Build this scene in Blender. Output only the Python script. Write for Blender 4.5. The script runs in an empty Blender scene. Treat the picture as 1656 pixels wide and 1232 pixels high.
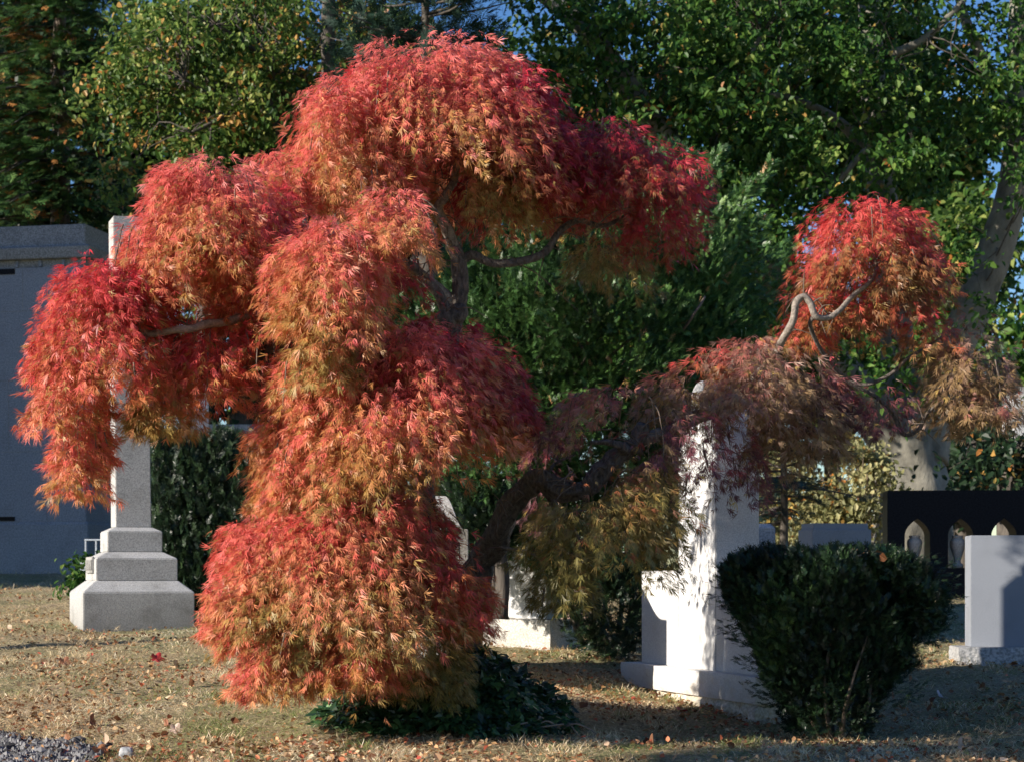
import bpy, bmesh, math, random
import numpy as np
from mathutils import Vector, Matrix, noise as mnoise

# ------------------------------------------------------------------ camera, sky, sun
sc = bpy.context.scene
COL = sc.collection
F, CX, HY = 3200.0, 828.0, 942.0            # focal length, centre and horizon in photo pixels
cam_d = bpy.data.cameras.new('camera'); cam = bpy.data.objects.new('camera', cam_d); COL.objects.link(cam)
cam_d.sensor_width = 36.0; cam_d.lens = F / 1656.0 * 36.0
cam_d.shift_y = (HY - 616.0) / 1656.0
cam_d.clip_start = 0.1; cam_d.clip_end = 2000
cam.location = (0, 0, 0); cam.rotation_euler = (math.radians(90), 0, 0)
cam_d.dof.use_dof = True; cam_d.dof.focus_distance = 10.6; cam_d.dof.aperture_fstop = 5.6
sc.camera = cam
SUN_EL = math.radians(22.0)
SUN_H = Vector((-0.905, -0.425)).normalized()
w = bpy.data.worlds.new('World'); sc.world = w; w.use_nodes = True
wn = w.node_tree.nodes; wl = w.node_tree.links; wn.clear()
sky = wn.new('ShaderNodeTexSky'); sky.sky_type = 'NISHITA'; sky.sun_disc = False
sky.sun_elevation = SUN_EL; sky.sun_rotation = math.atan2(SUN_H.x, SUN_H.y)
sky.air_density = 1.0; sky.dust_density = 0.1; sky.ozone_density = 3.0
hs = wn.new('ShaderNodeHueSaturation'); hs.inputs['Saturation'].default_value = 1.25; hs.inputs['Hue'].default_value = 0.512; wl.new(sky.outputs[0], hs.inputs['Color'])
bg = wn.new('ShaderNodeBackground'); bg.inputs['Strength'].default_value = 0.082
wo = wn.new('ShaderNodeOutputWorld'); wl.new(hs.outputs[0], bg.inputs[0]); wl.new(bg.outputs[0], wo.inputs[0])
sd = bpy.data.lights.new('sun', 'SUN'); sd.energy = 5.0; sd.angle = math.radians(0.5); sd.color = (1.0, 0.91, 0.79)
so = bpy.data.objects.new('sun', sd); COL.objects.link(so)
sdir = Vector((SUN_H.x * math.cos(SUN_EL), SUN_H.y * math.cos(SUN_EL), math.sin(SUN_EL)))
so.rotation_euler = sdir.to_track_quat('Z', 'Y').to_euler(); so.location = (-20, -10, 20)
sc.view_settings.view_transform = 'Standard'; sc.view_settings.look = 'None'
sc.view_settings.exposure = 0.85; sc.view_settings.gamma = 1.0
sc.cycles.max_bounces = 6; sc.cycles.diffuse_bounces = 3; sc.cycles.glossy_bounces = 2
sc.cycles.transmission_bounces = 3; sc.cycles.transparent_max_bounces = 4
sc.cycles.caustics_reflective = False; sc.cycles.caustics_refractive = False

rng = np.random.default_rng(11)
random.seed(5)

def W(px, py, d):
    return Vector(((px - CX) / F * d, d, (HY - py) / F * d))

GD = np.array([0, 8.9, 10.7, 13, 16, 20, 26, 40, 100, 400.])
GZ = np.array([-1.42, -.81, -.70, -.545, -.375, -.15, .12, .25, .2, .2])
def ground_z(x, y):
    x = np.asarray(x, float); y = np.asarray(y, float)
    z = np.interp(y, GD, GZ)
    z = z - 0.085 * np.clip((x - .1) / .8, 0, 1) * np.clip((2.9 - x) / .9, 0, 1) * np.clip((14 - y) / 1.5, 0, 1) * np.clip((y - 9.2) / 1.0, 0, 1)
    z = z + 0.16 * np.exp(-(((x + .35) / .65) ** 2 + ((y - 10.8) / .6) ** 2))
    z = z + 0.018 * np.sin(x * 2.1 + y * 1.3) * np.sin(y * 1.7 - x) + .008 * np.sin(x * 7 + 1.3 * y) * np.sin(y * 5.3)
    z = z + .007 * np.sin(x * 23 + 2 * np.sin(y * 9)) * np.sin(y * 19 + 2 * np.sin(x * 13)) + .006 * np.sin(x * 41 + y * 17) * np.sin(y * 33 - x * 9)
    return z

# ------------------------------------------------------------------ material helpers
def newmat(name):
    m = bpy.data.materials.new(name); m.use_nodes = True
    nt = m.node_tree; nt.nodes.clear()
    out = nt.nodes.new('ShaderNodeOutputMaterial')
    return m, nt, out
def N(nt, t, **kw):
    n = nt.nodes.new(t)
    for k, v in kw.items():
        if k in n.inputs: n.inputs[k].default_value = v
        else: setattr(n, k, v)
    return n
def ramp(nt, stops):
    r = nt.nodes.new('ShaderNodeValToRGB'); e = r.color_ramp.elements
    e[0].position, e[0].color = stops[0][0], (*stops[0][1], 1)
    e[1].position, e[1].color = stops[-1][0], (*stops[-1][1], 1)
    for p, c in stops[1:-1]:
        k = e.new(p); k.color = (*c, 1)
    return r

def mat_granite(name, c1, c2, stain=(.2, .18, .15), stain_amt=.35, speck=260, rough=.75, bump=.25, dirt_z=None, spec=.5):
    m, nt, out = newmat(name); L = nt.links
    tc = N(nt, 'ShaderNodeTexCoord')
    n1 = N(nt, 'ShaderNodeTexNoise'); n1.inputs['Scale'].default_value = speck; n1.inputs['Detail'].default_value = 2
    L.new(tc.outputs['Object'], n1.inputs['Vector'])
    r1 = ramp(nt, [(.36, c1), (.62, c2)]); L.new(n1.outputs['Fac'], r1.inputs[0])
    n2 = N(nt, 'ShaderNodeTexNoise'); n2.inputs['Scale'].default_value = 3.2; n2.inputs['Detail'].default_value = 9; n2.inputs['Roughness'].default_value = .65
    L.new(tc.outputs['Object'], n2.inputs['Vector'])
    r2 = ramp(nt, [(.50, (0, 0, 0)), (.75, (1, 1, 1))]); L.new(n2.outputs['Fac'], r2.inputs[0])
    mp = N(nt, 'ShaderNodeMapping'); mp.inputs['Scale'].default_value = (14, 14, 1.1); L.new(tc.outputs['Object'], mp.inputs[0])
    n3 = N(nt, 'ShaderNodeTexNoise'); n3.inputs['Scale'].default_value = 1.0; n3.inputs['Detail'].default_value = 5
    L.new(mp.outputs[0], n3.inputs['Vector'])
    mul = N(nt, 'ShaderNodeMath', operation='MULTIPLY'); L.new(r2.outputs[0], mul.inputs[0]); L.new(n3.outputs['Fac'], mul.inputs[1])
    mul2 = N(nt, 'ShaderNodeMath', operation='MULTIPLY'); L.new(mul.outputs[0], mul2.inputs[0]); mul2.inputs[1].default_value = stain_amt * 2
    fac = mul2
    if dirt_z is not None:                       # soil splash along the foot of the stone
        sx = N(nt, 'ShaderNodeSeparateXYZ'); L.new(tc.outputs['Object'], sx.inputs[0])
        mr = N(nt, 'ShaderNodeMapRange'); mr.inputs['From Min'].default_value = dirt_z[1]; mr.inputs['From Max'].default_value = dirt_z[0]
        L.new(sx.outputs['Z'], mr.inputs['Value'])
        mm = N(nt, 'ShaderNodeMath', operation='MULTIPLY'); L.new(mr.outputs[0], mm.inputs[0]); L.new(n2.outputs['Fac'], mm.inputs[1])
        ad = N(nt, 'ShaderNodeMath', operation='ADD', use_clamp=True); L.new(mm.outputs[0], ad.inputs[0]); L.new(mul2.outputs[0], ad.inputs[1]); fac = ad
    mx = N(nt, 'ShaderNodeMixRGB'); mx.inputs[2].default_value = (*stain, 1)
    L.new(fac.outputs[0], mx.inputs[0]); L.new(r1.outputs[0], mx.inputs[1])
    b = N(nt, 'ShaderNodeBsdfPrincipled'); b.inputs['Roughness'].default_value = rough
    b.inputs['Specular IOR Level'].default_value = spec
    L.new(mx.outputs[0], b.inputs['Base Color'])
    n4 = N(nt, 'ShaderNodeTexNoise'); n4.inputs['Scale'].default_value = speck * .45; n4.inputs['Detail'].default_value = 4
    L.new(tc.outputs['Object'], n4.inputs['Vector'])
    bp = N(nt, 'ShaderNodeBump'); bp.inputs['Strength'].default_value = bump; bp.inputs['Distance'].default_value = .004
    L.new(n4.outputs['Fac'], bp.inputs['Height']); L.new(bp.outputs[0], b.inputs['Normal'])
    L.new(b.outputs[0], out.inputs[0])
    return m

def mat_leaf(name, trans=.35, rough=.5, spec=.3, tboost=1.0):
    m, nt, out = newmat(name); L = nt.links
    at = N(nt, 'ShaderNodeAttribute'); at.attribute_name = 'tint'
    b = N(nt, 'ShaderNodeBsdfPrincipled'); b.inputs['Roughness'].default_value = rough
    b.inputs['Specular IOR Level'].default_value = spec
    L.new(at.outputs['Color'], b.inputs['Base Color'])
    t = N(nt, 'ShaderNodeBsdfTranslucent')
    g = N(nt, 'ShaderNodeGamma'); g.inputs['Gamma'].default_value = 1.0 / tboost
    L.new(at.outputs['Color'], g.inputs[0]); L.new(g.outputs[0], t.inputs[0])
    mx = N(nt, 'ShaderNodeMixShader'); mx.inputs[0].default_value = trans
    L.new(b.outputs[0], mx.inputs[1]); L.new(t.outputs[0], mx.inputs[2]); L.new(mx.outputs[0], out.inputs[0])
    return m

def mat_bark(name, c1, c2, scale=(18, 18, 4), bump=.8, dist=.02, nscale=1.5):
    m, nt, out = newmat(name); L = nt.links
    tc = N(nt, 'ShaderNodeTexCoord'); mp = N(nt, 'ShaderNodeMapping'); mp.inputs['Scale'].default_value = scale
    L.new(tc.outputs['Object'], mp.inputs[0])
    n1 = N(nt, 'ShaderNodeTexNoise'); n1.inputs['Scale'].default_value = nscale; n1.inputs['Detail'].default_value = 8; n1.inputs['Roughness'].default_value = .65
    L.new(mp.outputs[0], n1.inputs['Vector'])
    r = ramp(nt, [(.3, c1), (.7, c2)]); L.new(n1.outputs['Fac'], r.inputs[0])
    b = N(nt, 'ShaderNodeBsdfPrincipled'); b.inputs['Roughness'].default_value = .85
    L.new(r.outputs[0], b.inputs['Base Color'])
    bp = N(nt, 'ShaderNodeBump'); bp.inputs['Strength'].default_value = bump; bp.inputs['Distance'].default_value = dist
    L.new(n1.outputs['Fac'], bp.inputs['Height']); L.new(bp.outputs[0], b.inputs['Normal'])
    L.new(b.outputs[0], out.inputs[0])
    return m

def mat_plain(name, c, rough=.6, spec=.5, metal=0):
    m, nt, out = newmat(name); L = nt.links
    tc = N(nt, 'ShaderNodeTexCoord'); n1 = N(nt, 'ShaderNodeTexNoise'); n1.inputs['Scale'].default_value = 40; n1.inputs['Detail'].default_value = 5
    L.new(tc.outputs['Object'], n1.inputs['Vector'])
    r = ramp(nt, [(.3, tuple(v * .8 for v in c)), (.7, tuple(min(1, v * 1.15) for v in c))]); L.new(n1.outputs['Fac'], r.inputs[0])
    b = N(nt, 'ShaderNodeBsdfPrincipled'); b.inputs['Roughness'].default_value = rough; b.inputs['Specular IOR Level'].default_value = spec
    b.inputs['Metallic'].default_value = metal
    L.new(r.outputs[0], b.inputs['Base Color']); L.new(b.outputs[0], out.inputs[0])
    return m

M = dict(
    obelisk=mat_granite('obelisk_granite', (.27, .27, .265), (.52, .515, .50), (.13, .125, .11), .55, 150, dirt_z=(-.02, .25)),
    white=mat_granite('white_granite', (.50, .50, .505), (.68, .68, .675), (.42, .35, .25), .30, 150, dirt_z=(-.70, -.52)),
    foundation=mat_granite('foundation_stone', (.42, .37, .29), (.66, .60, .50), (.26, .19, .11), .8, 60, bump=.9),
    blue=mat_granite('mausoleum_granite', (.17, .195, .235), (.32, .35, .40), (.10, .10, .11), .30, 60, bump=.5),
    bluedark=mat_granite('cornice_granite', (.14, .15, .16), (.36, .37, .38), (.07, .07, .07), .5, 60, bump=.6),
    grey=mat_granite('grey_granite', (.17, .19, .22), (.30, .32, .36), (.1, .1, .11), .25, 240),
    base=mat_granite('rock_pitched_granite', (.20, .21, .22), (.46, .46, .46), (.13, .12, .10), .6, 60, bump=1.2),
    tan=mat_granite('weathered_stone', (.36, .34, .30), (.60, .58, .53), (.2, .18, .13), .6, 90, bump=.6),
    pink=mat_granite('pink_granite', (.36, .22, .18), (.6, .45, .38), (.2, .14, .1), .5, 60, bump=.9),
    black=mat_granite('black_granite', (.004, .004, .006), (.011, .011, .015), (.012, .010, .010), .3, 60, rough=.5, bump=.08, spec=.12),
    urn=mat_granite('urn_stone', (.42, .33, .27), (.62, .52, .44), (.3, .2, .15), .5, 90),
    maple=mat_leaf('maple_leaf', .30, .45, .5, 1.12),
    leaf=mat_leaf('broad_leaf', .40, .45, .28, 1.15),
    yew=mat_leaf('yew_needle', .22, .4, .45, 1.1),
    pine=mat_leaf('conifer_needle', .15, .6, .2, 1.0),
    ivy=mat_leaf('ivy_leaf', .15, .35, .5, 1.0),
    grass=mat_leaf('grass_blade', .3, .7, .15, 1.0),
    litter=mat_leaf('leaf_litter', .2, .65, .2, 1.0),
    mbark=mat_bark('maple_bark', (.04, .034, .030), (.32, .27, .225), (36, 36, 14), 1.0, .06),
    mbark2=mat_bark('maple_limb_bark', (.10, .08, .065), (.36, .31, .26), (40, 40, 40), .7, .008),
    beech=mat_bark('beech_bark', (.07, .065, .052), (.27, .255, .21), (2.5, 2.5, 1.6), .8, .05),
    dbark=mat_bark('dark_bark', (.03, .025, .02), (.13, .11, .09), (10, 10, 3), .9, .02),
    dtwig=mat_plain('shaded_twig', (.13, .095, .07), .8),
    twig=mat_plain('twig', (.25, .19, .14), .8),
    metal=mat_plain('grey_frame', (.45, .5, .56), .5),
)

# ------------------------------------------------------------------ object helpers
def add(name, me, mat=None, parent=None):
    if mat is not None: me.materials.append(mat)
    o = bpy.data.objects.new(name, me); COL.objects.link(o)
    if parent is not None: o.parent = parent
    return o
def thing(name, label, cat, loc=(0, 0, 0), rz=0.0, group=None):
    o = bpy.data.objects.new(name, None); COL.objects.link(o); o.location = loc; o.rotation_euler = (0, 0, rz)
    o.empty_display_size = .1
    o['label'] = label; o['category'] = cat
    if group: o['group'] = group
    return o
def tag(o, label, cat, group=None, kind=None):
    o['label'] = label; o['category'] = cat
    if group: o['group'] = group
    if kind: o['kind'] = kind
    return o
def np_mesh(name, V, k, col=None, smooth=False):
    """V (n*k,3): faces of k consecutive vertices."""
    n = len(V) // k
    me = bpy.data.meshes.new(name)
    me.vertices.add(len(V)); me.vertices.foreach_set('co', np.ascontiguousarray(V, np.float32).ravel())
    me.loops.add(n * k); me.loops.foreach_set('vertex_index', np.arange(n * k, dtype=np.int32))
    me.polygons.add(n); me.polygons.foreach_set('loop_start', np.arange(n, dtype=np.int32) * k)
    me.polygons.foreach_set('loop_total', np.full(n, k, np.int32))
    if smooth: me.polygons.foreach_set('use_smooth', np.ones(n, bool))
    me.update(calc_edges=True)
    if col is not None:
        a = me.color_attributes.new('tint', 'FLOAT_COLOR', 'POINT')
        c = np.ones((len(V), 4), np.float32); c[:, :3] = np.clip(col, 0, 1); a.data.foreach_set('color', c.ravel())
    return me
def unit(v): return v / (np.linalg.norm(v, axis=-1, keepdims=True) + 1e-9)

def foliage(name, P, D, Nn, S, C, templates, mat, parent=None, colvar=.08):
    """Scatter leaf templates. P base, D direction, Nn rough normal, S size, C colour."""
    P = np.asarray(P, float); n = len(P)
    D = unit(np.asarray(D, float)); Nn = np.asarray(Nn, float)
    Sd = unit(np.cross(D, Nn)); Nn = np.cross(Sd, D)
    idx = rng.integers(0, len(templates), n); Vs = []; Cs = []
    C = np.asarray(C) * (1 + rng.normal(0, colvar, (n, 1)))
    for t, T in enumerate(templates):
        s = idx == t
        if not s.any(): continue
        T = T.reshape(-1, 3)
        v = P[s][:, None] + S[s][:, None, None] * (T[None, :, 0:1] * D[s][:, None] + T[None, :, 1:2] * Sd[s][:, None] + T[None, :, 2:3] * Nn[s][:, None])
        Vs.append(v.reshape(-1, 3)); Cs.append(np.repeat(C[s], len(T), 0))
    return add(name, np_mesh(name, np.concatenate(Vs), 4, np.concatenate(Cs)), mat, parent)

def t_maple(r):
    q = []; n = int(r.integers(5, 8)); fan = r.uniform(16, 42)
    for i in range(n):
        a = math.radians(-fan + 2 * fan * i / (n - 1) + r.normal(0, 7)); l = (1 - .40 * abs(a) / 1.0) * r.uniform(.8, 1.15); wd = r.uniform(.020, .034)
        ca, sa = math.cos(a), math.sin(a); bend = r.normal(0, .12); dr = r.uniform(.1, .35) * l
        m = .48 * l
        q += [(0, 0, 0), (m * ca - wd * sa, m * sa + wd * ca, -dr * .2), (l * math.cos(a + bend), l * math.sin(a + bend), -dr), (m * ca + wd * sa, m * sa - wd * ca, -dr * .2 + .01)]
    return np.array(q)
def t_spray(r, n=5, ang=52, wd=.05, ln=.42):
    q = []
    for i in range(n):
        for s in (-1, 1):
            a = math.radians(ang) * s * r.uniform(.8, 1.15); x0 = .1 + .75 * i / n; l = ln * (1 - .35 * i / n) * r.uniform(.8, 1.15)
            ca, sa = math.cos(a), math.sin(a); z = r.uniform(-.1, .12)
            q += [(x0, 0, 0), (x0 + .5 * l * ca - wd * sa, .5 * l * sa + wd * ca, z * .5), (x0 + l * ca, l * sa, z), (x0 + .5 * l * ca + wd * sa, .5 * l * sa - wd * ca, z * .5)]
    q += [(0, .015, 0), (.5, .04, 0), (1.1, 0, .03), (.5, -.04, 0)]
    return np.array(q)
def t_leaf(r, wd=.32):
    f = r.uniform(.03, .16); b = r.uniform(-.2, .05)
    return np.array([(0, 0, 0), (.28, wd, f), (.7, wd * .8, f + b * .5), (1, 0, b), (1, 0, b), (.7, -wd * .8, f + b * .5), (.28, -wd, f), (0, 0, 0)])
def t_blade(r):
    b = r.uniform(-.35, .35); return np.array([(0, .03, 0), (.55, .025 + b * .3, .08), (1, b, -.02), (.5, -.03 + b * .3, .08)])
def t_flake(r):
    c = r.uniform(.05, .35); a = r.uniform(.25, .5); e = r.uniform(.25, .5)
    return np.array([(0, 0, 0), (.3, a, c), (.75, a * r.uniform(.5, .9), c * .8), (1, 0, r.uniform(0, .2)), (1, 0, .05), (.7, -e * .8, c), (.35, -e, c * 1.1), (0, 0, 0)])
def t_ivy(r):
    z = r.uniform(-.08, .05)
    p = [(0, 0, 0), (-.12, .38, z), (.22, .50, z * 2), (.42, .26, .03), (1, 0, z * 2), (.42, -.26, .03), (.22, -.50, z * 2), (-.12, -.38, z)]
    return np.array([p[0], p[1], p[2], p[3], p[0], p[3], p[4], p[4], p[0], p[4], p[4], p[5], p[0], p[5], p[6], p[7]])
tr = np.random.default_rng(3)
T_MAPLE = [t_maple(tr) for _ in range(24)]
T_YEW = [t_spray(tr, 6, 46, .038, .33) for _ in range(8)]
T_PINE = [t_spray(tr, 6, 38, .03, .5) for _ in range(8)]
T_LEAF = [t_leaf(tr) for _ in range(8)]
T_BLADE = [t_blade(tr) for _ in range(10)]
T_FLAKE = [t_flake(tr) for _ in range(10)]
T_IVY = [t_ivy(tr) for _ in range(6)]

def catmull(P, R, sub=5):
    P = [np.array(p, float) for p in P]; out = []; ro = []
    n = len(P)
    for i in range(n - 1):
        p0 = P[max(i - 1, 0)]; p1 = P[i]; p2 = P[i + 1]; p3 = P[min(i + 2, n - 1)]
        for k in range(sub):
            t = k / sub
            out.append(.5 * ((2 * p1) + (-p0 + p2) * t + (2 * p0 - 5 * p1 + 4 * p2 - p3) * t * t + (-p0 + 3 * p1 - 3 * p2 + p3) * t ** 3))
            ro.append(R[i] * (1 - t) + R[i + 1] * t)
    out.append(P[-1]); ro.append(R[-1])
    return np.array(out), np.array(ro)
class Tubes:
    def __init__(s): s.v = []; s.f = []
    def add(s, P, R, sides=8, sub=5, rough=0.0, seed=0, flute=0.0):
        P, R = catmull(P, R, sub) if sub > 1 else (np.array(P, float), np.array(R, float))
        rr = np.random.default_rng(seed + len(s.v)); base = len(s.v); up = np.array([.13, .37, .92])
        ph = rr.uniform(0, 6.28, 4)
        for i in range(len(P)):
            d = P[min(i + 1, len(P) - 1)] - P[max(i - 1, 0)]; d = d / (np.linalg.norm(d) + 1e-9)
            a = np.cross(d, up)
            if np.linalg.norm(a) < .2: a = np.cross(d, (1, 0, 0))
            a /= np.linalg.norm(a); b = np.cross(d, a)
            for k in range(sides):
                t = 2 * math.pi * k / sides
                q = 1 + rough * (math.sin(3 * t + ph[0] + i * .35) * .5 + math.sin(2 * t + ph[1] - i * .6) * .4 + rr.normal(0, .25)) + flute * math.sin(5 * t + ph[2] + i * .12)
                s.v.append(P[i] + R[i] * q * (math.cos(t) * a + math.sin(t) * b))
        for i in range(len(P) - 1):
            for k in range(sides):
                k2 = (k + 1) % sides
                s.f.append((base + i * sides + k, base + i * sides + k2, base + (i + 1) * sides + k2, base + (i + 1) * sides + k))
        s.f.append(tuple(base + k for k in range(sides))[::-1]); e = base + (len(P) - 1) * sides
        s.f.append(tuple(e + k for k in range(sides)))
    def build(s, name, mat, parent=None):
        me = bpy.data.meshes.new(name); me.from_pydata([tuple(v) for v in s.v], [], s.f); me.update()
        me.polygons.foreach_set('use_smooth', [True] * len(me.polygons))
        return add(name, me, mat, parent)

def poly_obj(name, verts, faces, mat, parent=None, bevel=0.0, seg=1):
    bm = bmesh.new(); vs = [bm.verts.new(v) for v in verts]
    for f in faces: bm.faces.new([vs[i] for i in f])
    bmesh.ops.recalc_face_normals(bm, faces=bm.faces)
    if bevel: bmesh.ops.bevel(bm, geom=[e for e in bm.edges], offset=bevel, segments=seg, affect='EDGES', clamp_overlap=True)
    me = bpy.data.meshes.new(name); bm.to_mesh(me); bm.free()
    return add(name, me, mat, parent)
BOXF = [(0, 3, 2, 1), (4, 5, 6, 7), (0, 1, 5, 4), (1, 2, 6, 5), (2, 3, 7, 6), (3, 0, 4, 7)]
def frus(z0, a0, z1, a1):
    """ring lists (x0,x1,y0,y1)"""
    return [(a0[0], a0[2], z0), (a0[1], a0[2], z0), (a0[1], a0[3], z0), (a0[0], a0[3], z0), (a1[0], a1[2], z1), (a1[1], a1[2], z1), (a1[1], a1[3], z1), (a1[0], a1[3], z1)]
def stack(name, rings, mat, parent=None, bevel=.006, seg=2):
    """one solid through rings [(z,(x0,x1,y0,y1)),...]"""
    v = []; f = []
    for z, a in rings: v += [(a[0], a[2], z), (a[1], a[2], z), (a[1], a[3], z), (a[0], a[3], z)]
    f.append((0, 3, 2, 1)); n = len(rings)
    for i in range(n - 1):
        for k in range(4): f.append((4 * i + k, 4 * i + (k + 1) % 4, 4 * i + 4 + (k + 1) % 4, 4 * i + 4 + k))
    f.append(tuple(4 * (n - 1) + k for k in range(4)))
    return poly_obj(name, v, f, mat, parent, bevel, seg)
def prism(name, outline, y0, y1, mat, parent=None, bevel=.004):
    n = len(outline); v = [(x, y0, z) for x, z in outline] + [(x, y1, z) for x, z in outline]
    f = [tuple(range(n)), tuple(range(2 * n - 1, n - 1, -1))] + [(i, (i + 1) % n, n + (i + 1) % n, n + i) for i in range(n)]
    return poly_obj(name, v, f, mat, parent, bevel, 1)
def rough_block(name, x0, x1, y0, y1, z0, z1, mat, parent=None, amp=.02, nx=24, nz=6, ny=10, keep_top=True, seed=0):
    """rock pitched block: subdivided box whose sides are displaced."""
    bm = bmesh.new()
    bmesh.ops.create_cube(bm, size=1)
    for v in bm.verts: v.co = Vector((x0 + (v.co.x + .5) * (x1 - x0), y0 + (v.co.y + .5) * (y1 - y0), z0 + (v.co.z + .5) * (z1 - z0)))
    def cut(axis, lo, hi, n):
        for i in range(1, n):
            no = [0, 0, 0]; no[axis] = 1; co = [0, 0, 0]; co[axis] = lo + (hi - lo) * i / n
            bmesh.ops.bisect_plane(bm, geom=bm.verts[:] + bm.edges[:] + bm.faces[:], plane_co=co, plane_no=no)
    cut(0, x0, x1, nx); cut(1, y0, y1, ny); cut(2, z0, z1, nz)
    c = Vector(((x0 + x1) / 2, (y0 + y1) / 2, 0))
    for v in bm.verts:
        h = (v.co.z - z0) / (z1 - z0)
        if keep_top and h > .97: continue
        n = mnoise.noise(v.co * 9 + Vector((seed, 0, 0))) + .5 * mnoise.noise(v.co * 23 + Vector((seed, 3, 0)))
        d = (v.co - c); d.z = 0; sx = (x1 - x0) / 2; sy = (y1 - y0) / 2
        out = Vector((1 if d.x > sx * .98 else -1 if d.x < -sx * .98 else 0, 1 if d.y > sy * .98 else -1 if d.y < -sy * .98 else 0, 0))
        v.co += out * (amp * (n * 1.0 + (.35 if keep_top else 0)))
        if not keep_top: v.co.z += amp * .6 * n * (1 if h > .9 else 0)
    bmesh.ops.recalc_face_normals(bm, faces=bm.faces)
    me = bpy.data.meshes.new(name); bm.to_mesh(me); bm.free()
    return add(name, me, mat, parent)

# ------------------------------------------------------------------ ground
def build_ground():
    xs = np.concatenate([np.linspace(-200, -6.3, 14), np.linspace(-6, 6, 300), np.linspace(6.3, 200, 14)])
    ys = np.concatenate([np.linspace(-20, 6, 12), np.linspace(6.3, 20, 330), np.linspace(21, 60, 40), np.linspace(70, 400, 16)])
    X, Y = np.meshgrid(xs, ys); Z = ground_z(X, Y)
    v = np.stack([X, Y, Z], -1).reshape(-1, 3); nx = len(xs); f = []
    for j in range(len(ys) - 1):
        for i in range(nx - 1): f.append((j * nx + i, j * nx + i + 1, (j + 1) * nx + i + 1, (j + 1) * nx + i))
    me = bpy.data.meshes.new('ground'); me.from_pydata(v.tolist(), [], f); me.update()
    me.polygons.foreach_set('use_smooth', [True] * len(f))
    m, nt, out = newmat('ground_soil'); L = nt.links
    tc = N(nt, 'ShaderNodeTexCoord')
    n1 = N(nt, 'ShaderNodeTexNoise'); n1.inputs['Scale'].default_value = 1.1; n1.inputs['Detail'].default_value = 7; n1.inputs['Roughness'].default_value = .6
    n2 = N(nt, 'ShaderNodeTexNoise'); n2.inputs['Scale'].default_value = 38; n2.inputs['Detail'].default_value = 8; n2.inputs['Roughness'].default_value = .75
    for q in (n1, n2): L.new(tc.outputs['Object'], q.inputs['Vector'])
    r1 = ramp(nt, [(.36, (.50, .38, .23)), (.52, (.42, .34, .18)), (.66, (.22, .23, .10))]); L.new(n1.outputs['Fac'], r1.inputs[0])
    r2 = ramp(nt, [(.32, (.25, .22, .2)), (.55, (1, 1, 1)), (.74, (1.5, 1.4, 1.25))]); L.new(n2.outputs['Fac'], r2.inputs[0])
    mx = N(nt, 'ShaderNodeMixRGB', blend_type='MULTIPLY'); mx.inputs[0].default_value = 1; L.new(r1.outputs[0], mx.inputs[1]); L.new(r2.outputs[0], mx.inputs[2])
    b = N(nt, 'ShaderNodeBsdfPrincipled'); b.inputs['Roughness'].default_value = .95; L.new(mx.outputs[0], b.inputs['Base Color'])
    bp = N(nt, 'ShaderNodeBump'); bp.inputs['Strength'].default_value = 1; bp.inputs['Distance'].default_value = .03
    L.new(n2.outputs['Fac'], bp.inputs['Height']); L.new(bp.outputs[0], b.inputs['Normal']); L.new(b.outputs[0], out.inputs[0])
    o = add('ground', me, m); o['kind'] = 'structure'
build_ground()

def vnoise(x, y, s, seed=0):
    r = np.random.default_rng(seed); o = 0
    for k in range(7):
        a = r.uniform(0, 6.28); fq = s * r.uniform(.5, 2.2); o = o + np.sin((x * math.cos(a) + y * math.sin(a)) * fq + r.uniform(0, 6.28))
    return o / 7 ** .5 / .9
def scatter_ground(n, dmin, dmax, power=2.0, margin=.6):
    u = rng.uniform(0, 1, n)
    d = 1 / (1 / dmin + u * (1 / dmax - 1 / dmin)) if power == 2 else dmin + u * (dmax - dmin)
    x = rng.uniform(-1, 1, n) * (.262 * d + margin)
    return x, d

def palette(t, stops):
    t = np.clip(t, 0, 1); ks = [s[0] for s in stops]; cs = np.array([s[1] for s in stops])
    return np.stack([np.interp(t, ks, cs[:, i]) for i in range(3)], -1)

# ------------------------------------------------------------------ stones
def obelisk_monument():
    Dp = 16.45; px = 212
    loc = ((px - CX) / F * Dp, Dp, (HY - 1015) / F * 15.9)
    t = thing('obelisk_monument', 'tall slim grey granite obelisk on three stepped blocks, beside the maple', 'obelisk', loc, math.radians(19.5))
    zz = lambda py: (HY - py) / F * 15.95 - loc[2]
    s = lambda a: (-a, a, -a, a)
    g = M['obelisk']
    stack('base_block', [(-.15, s(.448)), (zz(957), s(.448)), (zz(938), s(.332))], g, t, .007)
    stack('middle_block', [(zz(938) - .001, s(.330)), (zz(902), s(.330)), (zz(891), s(.226))], g, t, .006)
    stack('upper_block', [(zz(891) - .001, s(.223)), (zz(857), s(.223)), (zz(850), s(.150))], g, t, .006)
    sh = stack('shaft', [(zz(850) - .001, s(.145)), (zz(337), s(.137))], g, t, .006)
    sh.data.transform(Matrix.Translation((0, 0, zz(850))) @ Matrix.Rotation(math.radians(-.65), 4, 'Y') @ Matrix.Translation((0, 0, -zz(850))))
    pl = stack('inscription_panel', [(0, (-.008, .010, -.20, .20)), (.135, (-.008, .010, -.20, .20))], g, t, .003)
    pl.location = (-.338, 0, zz(936) + .05)
    r = random.Random(4); y = .17                      # raised letters, seen edge on
    while y > -.17:
        wd = r.uniform(.018, .035)
        stack('raised_letter', [(0, (-.008, 0, y - wd, y)), (.085, (-.008, 0, y - wd, y))], g, pl, .002).location = (-.0075, 0, .025)
        y -= wd + .016
obelisk_monument()

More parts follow.
